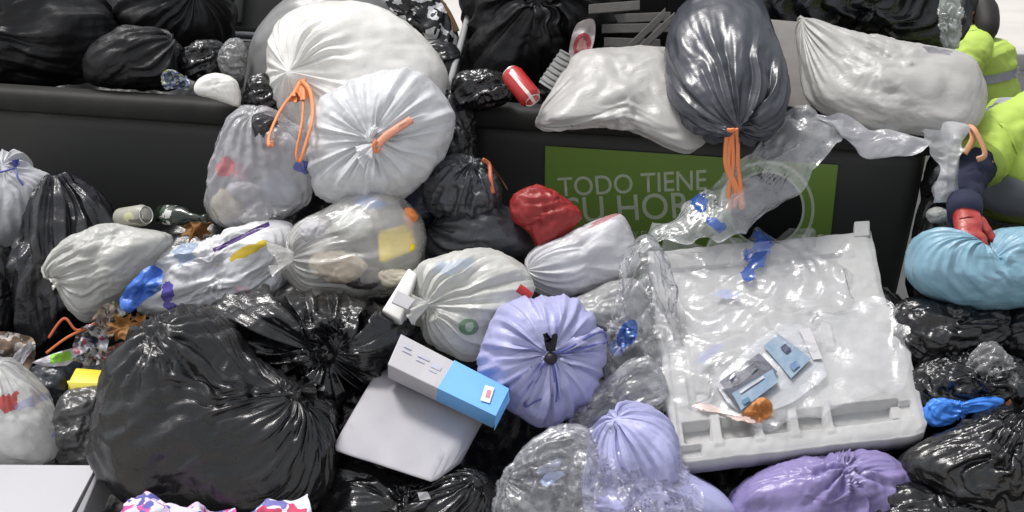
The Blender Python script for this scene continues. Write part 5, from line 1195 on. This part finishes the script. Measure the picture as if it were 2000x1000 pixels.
def worker(label, J, facing, side, shoulders, hips, head_c, head_f, hand_r=None, hand_l=None, seed=0, pose_hands=True, tapes=(.42, .62), lime_sleeves=False):
    root = empty('person', (J['pelvis'][0], J['pelvis'][1], 0), label, 'person', 'street cleaners')
    Pv, Ch, Nk = J['pelvis'], J['chest'], J['neck']
    order = ['pelvis', 'waist', 'chest', 'neck', 'sr', 'er', 'wr', 'sl', 'el', 'wl', 'hr', 'kr', 'ar', 'hl', 'kl', 'al', 'tr', 'tl']
    J = dict(J); J['waist'] = lerp(Pv, Ch, .5)
    toe = np.asarray(facing)*.16
    J['tr'] = J['ar']+toe-np.array([0, 0, .03]); J['tl'] = J['al']+toe-np.array([0, 0, .03])
    rad = dict(pelvis=(.13, .10), waist=(.125, .095), chest=(.145, .105), neck=.055, sr=.062, er=.042, wr=.028, sl=.062, el=.042, wl=.028, hr=.085, kr=.055, ar=.04, hl=.085, kl=.055, al=.04, tr=.035, tl=.035)
    E = [('pelvis', 'waist'), ('waist', 'chest'), ('chest', 'neck'), ('chest', 'sr'), ('sr', 'er'), ('er', 'wr'), ('chest', 'sl'), ('sl', 'el'), ('el', 'wl'), ('pelvis', 'hr'), ('hr', 'kr'), ('kr', 'ar'), ('ar', 'tr'), ('pelvis', 'hl'), ('hl', 'kl'), ('kl', 'al'), ('al', 'tl')]
    ix = {n_: i for i, n_ in enumerate(order)}
    link('body', skin_mesh([(J[n_], rad[n_]) for n_ in order], [(ix[a], ix[b]) for a, b in E]), SKIN, root)
    # jacket: sleeves and trunk
    up_o = ['waist', 'chest', 'neck', 'sr', 'er', 'wr', 'sl', 'el', 'wl']; ui = {n_: i for i, n_ in enumerate(up_o)}
    jr = dict(waist=(.15, .115), chest=(.165, .125), neck=.07, sr=.066, er=.056, wr=.044, sl=.066, el=.058, wl=.044)
    jk = skin_mesh([(J[n_], jr[n_]) for n_ in up_o], [(ui[a], ui[b]) for a, b in E if a in ui and b in ui], sub=3)
    link('jacket', wrinkle(jk, .010, 14, seed), (HIVIS if lime_sleeves else NAVYC), root)
    lo = ['pelvis', 'hr', 'kr', 'ar', 'hl', 'kl', 'al']; li = {n_: i for i, n_ in enumerate(lo)}
    tr_ = dict(pelvis=(.155, .12), hr=.10, kr=.072, ar=.06, hl=.10, kl=.072, al=.06)
    link('trousers', wrinkle(skin_mesh([(J[n_], tr_[n_]) for n_ in lo], [(li[a], li[b]) for a, b in E if a in li and b in li], sub=3), .010, 12, seed+5), NAVYC, root)
    for a in ('r', 'l'):
        link('boot', skin_mesh([(J['a'+a]+np.array([0, 0, .06]), .062), (J['a'+a]-np.array([0, 0, .02]), .06), (J['t'+a], .045)], [(0, 1), (1, 2)]), BOOT, root)
    # vest
    sp = [lerp(Nk, Ch, .25), lerp(Nk, Ch, .55), Ch, lerp(Ch, Pv, .35), lerp(Ch, Pv, .7), lerp(Ch, Pv, 1.05)]
    sp = spline(sp, 14, False); n = len(sp); q = np.linspace(0, 1, n)
    wx = np.interp(q, [0, .12, .3, .6, 1], [.11, .205, .225, .21, .21]); wy = np.interp(q, [0, .12, .3, .6, 1], [.085, .12, .145, .14, .15])
    R = torso_rings(sp, wx, wy, np.asarray(side, float))
    R = R+(.024*crumple(R, 7, seed+9))[..., None]*np.asarray(facing)*.8
    vest = link('vest', loft(R, False), HIVIS, root)
    for t0 in tapes:
        i0 = int(t0*(n-1)); seg = slice(max(0, i0-2), i0+5)
        Rt = torso_rings(sp[seg], wx[seg]+.006, wy[seg]+.006, np.asarray(side, float)); Rt = Rt+(.024*crumple(R[seg], 7, seed+9))[..., None]*np.asarray(facing)*.8
        link('reflective_tape', loft(Rt, False), REFLECT, vest)
    for sgn in (-1, 1):                       # strap of tape over each shoulder, down the front
        ka = {1: 12, -1: 30}[sgn]
        idxs = [ka, ka+2, ka+4]
        A_ = R[1:int(n*tapes[0])+2, :][:, idxs]; c_ = sp[1:int(n*tapes[0])+2][:, None]
        A_ = c_+(A_-c_)*1.035
        link('reflective_tape', grid_mesh(A_), REFLECT, vest)
    for sh, el in (('sr', 'er'), ('sl', 'el')):
        link('shoulder_panel', wrinkle(tube_mesh(spline([lerp(Nk, J[sh], .35), lerp(Nk, J[sh], .8), J[sh], lerp(J[sh], J[el], .5)], 16, False), np.interp(np.linspace(0, 1, 49), [0, .4, .7, 1], [.085, .095, .092, .080]), 56), .009, 9, seed+3), HIVIS, vest)
    link('neck', tube_mesh([Nk, lerp(Nk, head_c, .6)], .055, 14), SKIN, root)
    add_head(root, head_c, head_f, np.asarray(head_c)-np.asarray(Nk))
    return root

def glove(root, wrist, palm_dir, palm_n, thumb_side, curl, mat, scale=1.0, name='glove'):
    """hand with palm, four bent fingers of unequal length and a thumb from the side of the palm"""
    wrist = np.asarray(wrist, float); a = palm_dir/np.linalg.norm(palm_dir); nrm = palm_n-a*np.dot(palm_n, a); nrm /= np.linalg.norm(nrm); s = np.cross(a, nrm)*thumb_side
    ch = [(wrist-a*.05, .038), (wrist, .034), (wrist+a*.05*scale, (.040, .026)), (wrist+a*.082*scale, (.040, .022))]; ed = [(0, 1), (1, 2), (2, 3)]
    for k, (off, ln) in enumerate(((.033, .072), (.011, .082), (-.011, .076), (-.033, .060))):
        base = wrist+a*.080*scale+s*off; prev = 3; p = base; d = a.copy(); ang = 0
        for j, fr in enumerate((.02/.08, .45, .32, .23)):
            ang += curl*(0 if j == 0 else 1)
            dd = a*math.cos(ang)+nrm*math.sin(ang)
            p = p+dd*ln*fr*scale
            ch.append((p, (.0125, .0125) if j < 3 else (.0105, .0105))); ed.append((prev, len(ch)-1)); prev = len(ch)-1
    p = wrist+a*.030*scale+s*.036; ch.append((p, .017)); ed.append((2, len(ch)-1)); prev = len(ch)-1
    for j in range(2):
        p = p+(a*.7+s*.45+nrm*(.35+.4*j))*.034*scale; ch.append((p, .0135)); ed.append((prev, len(ch)-1)); prev = len(ch)-1
    return link(name, wrinkle(skin_mesh(ch, ed, root=1), .0025, 40, 5), mat, root)

A3 = np.array
# the worker beside the dumpster, gripping the light blue bag
J1 = dict(pelvis=A3([1.66, 4.86, .93]), chest=P(2032, 325, 4.50), neck=P(2092, 190, 4.50), sr=P(1938, 285, 4.46), er=P(1884, 356, 4.33), wr=P(1884, 415, 4.19),
          sl=P(2130, 270, 4.56), el=P(2170, 390, 4.46), wl=P(2100, 460, 4.28), hr=A3([1.56, 4.86, .88]), kr=A3([1.53, 4.74, .48]), ar=A3([1.54, 4.86, .09]), hl=A3([1.78, 4.88, .88]), kl=A3([1.80, 4.78, .48]), al=A3([1.80, 4.90, .09]))
wk1 = worker('worker in lime vest, navy sleeves and red glove bending to the light blue bag', J1, A3([-.35, -.93, 0]), A3([.93, -.35, 0]), None, None, P(2140, 105, 4.36), A3([-.5, -.75, -.45]), seed=3, tapes=(.40, .66))
glove(wk1, P(1884, 424, 4.16), P(1893, 462, 4.10)-P(1884, 424, 4.16), A3([.2, .8, -.5]), 1, .55, GLOVE)
link('cuff', tube_mesh([P(1884, 398, 4.21), P(1884, 424, 4.16)], [.050, .046], 16), NAVYC, wk1)
glove(wk1, P(2100, 460, 4.27), A3([-.5, -.5, -.6]), A3([-.4, .8, -.3]), -1, .4, GLOVE)
# crouching worker farther back, turned to the left
D2 = 7.5
J2 = dict(pelvis=P(1933, 235, D2+.05), chest=P(1916, 125, D2), neck=P(1898, 72, D2-.02), sr=P(1903, 100, D2-.16), er=P(1868, 165, D2-.2), wr=P(1828, 190, D2-.18), sl=P(1913, 100, D2+.17), el=P(1858, 170, D2+.2), wl=P(1828, 195, D2+.15),
          hr=P(1928, 240, D2-.08), kr=P(1858, 235, D2-.12), ar=P(1903, 360, D2-.1), hl=P(1933, 240, D2+.14), kl=P(1863, 230, D2+.2), al=P(1908, 355, D2+.2))
for k_ in ('ar', 'al'): J2[k_][2] = .09
wk2 = worker('worker in lime vest crouching far behind the dumpsters, dark hair', J2, A3([-1, -.1, 0]), A3([.1, -1, 0]), None, None, P(1881, 18, D2-.04), A3([-.9, -.25, -.35]), seed=8, tapes=(.5, .78), lime_sleeves=True)
link('hair_tail', tube_mesh(spline([P(1898, 0, D2+.02), P(1920, 20, D2-.06), P(1928, 55, D2-.13), P(1921, 84, D2-.15)], 6, False), np.interp(np.linspace(0, 1, 19), [0, .3, .7, 1], [.05, .075, .055, .012]), 12), HAIR, wk2)
for nm in ('wr', 'wl'): glove(wk2, J2[nm], A3([-.8, -.2, -.5]), A3([.3, .2, -.9]), 1 if nm == 'wr' else -1, .35, GLOVE)
sl_ = cord('orange_tape', None, [(1884, 300, 4.27), (1900, 270, 4.28), (1892, 245, 4.30), (1905, 255, 4.27), (1924, 300, 4.26), (1908, 312, 4.26)], .009, solid('pale orange tape', (.60, .30, .16), .6), None, flat=.3)
tag(sl_, 'loop of orange tape dangling on the shoulder of the worker with the red glove', 'tape')
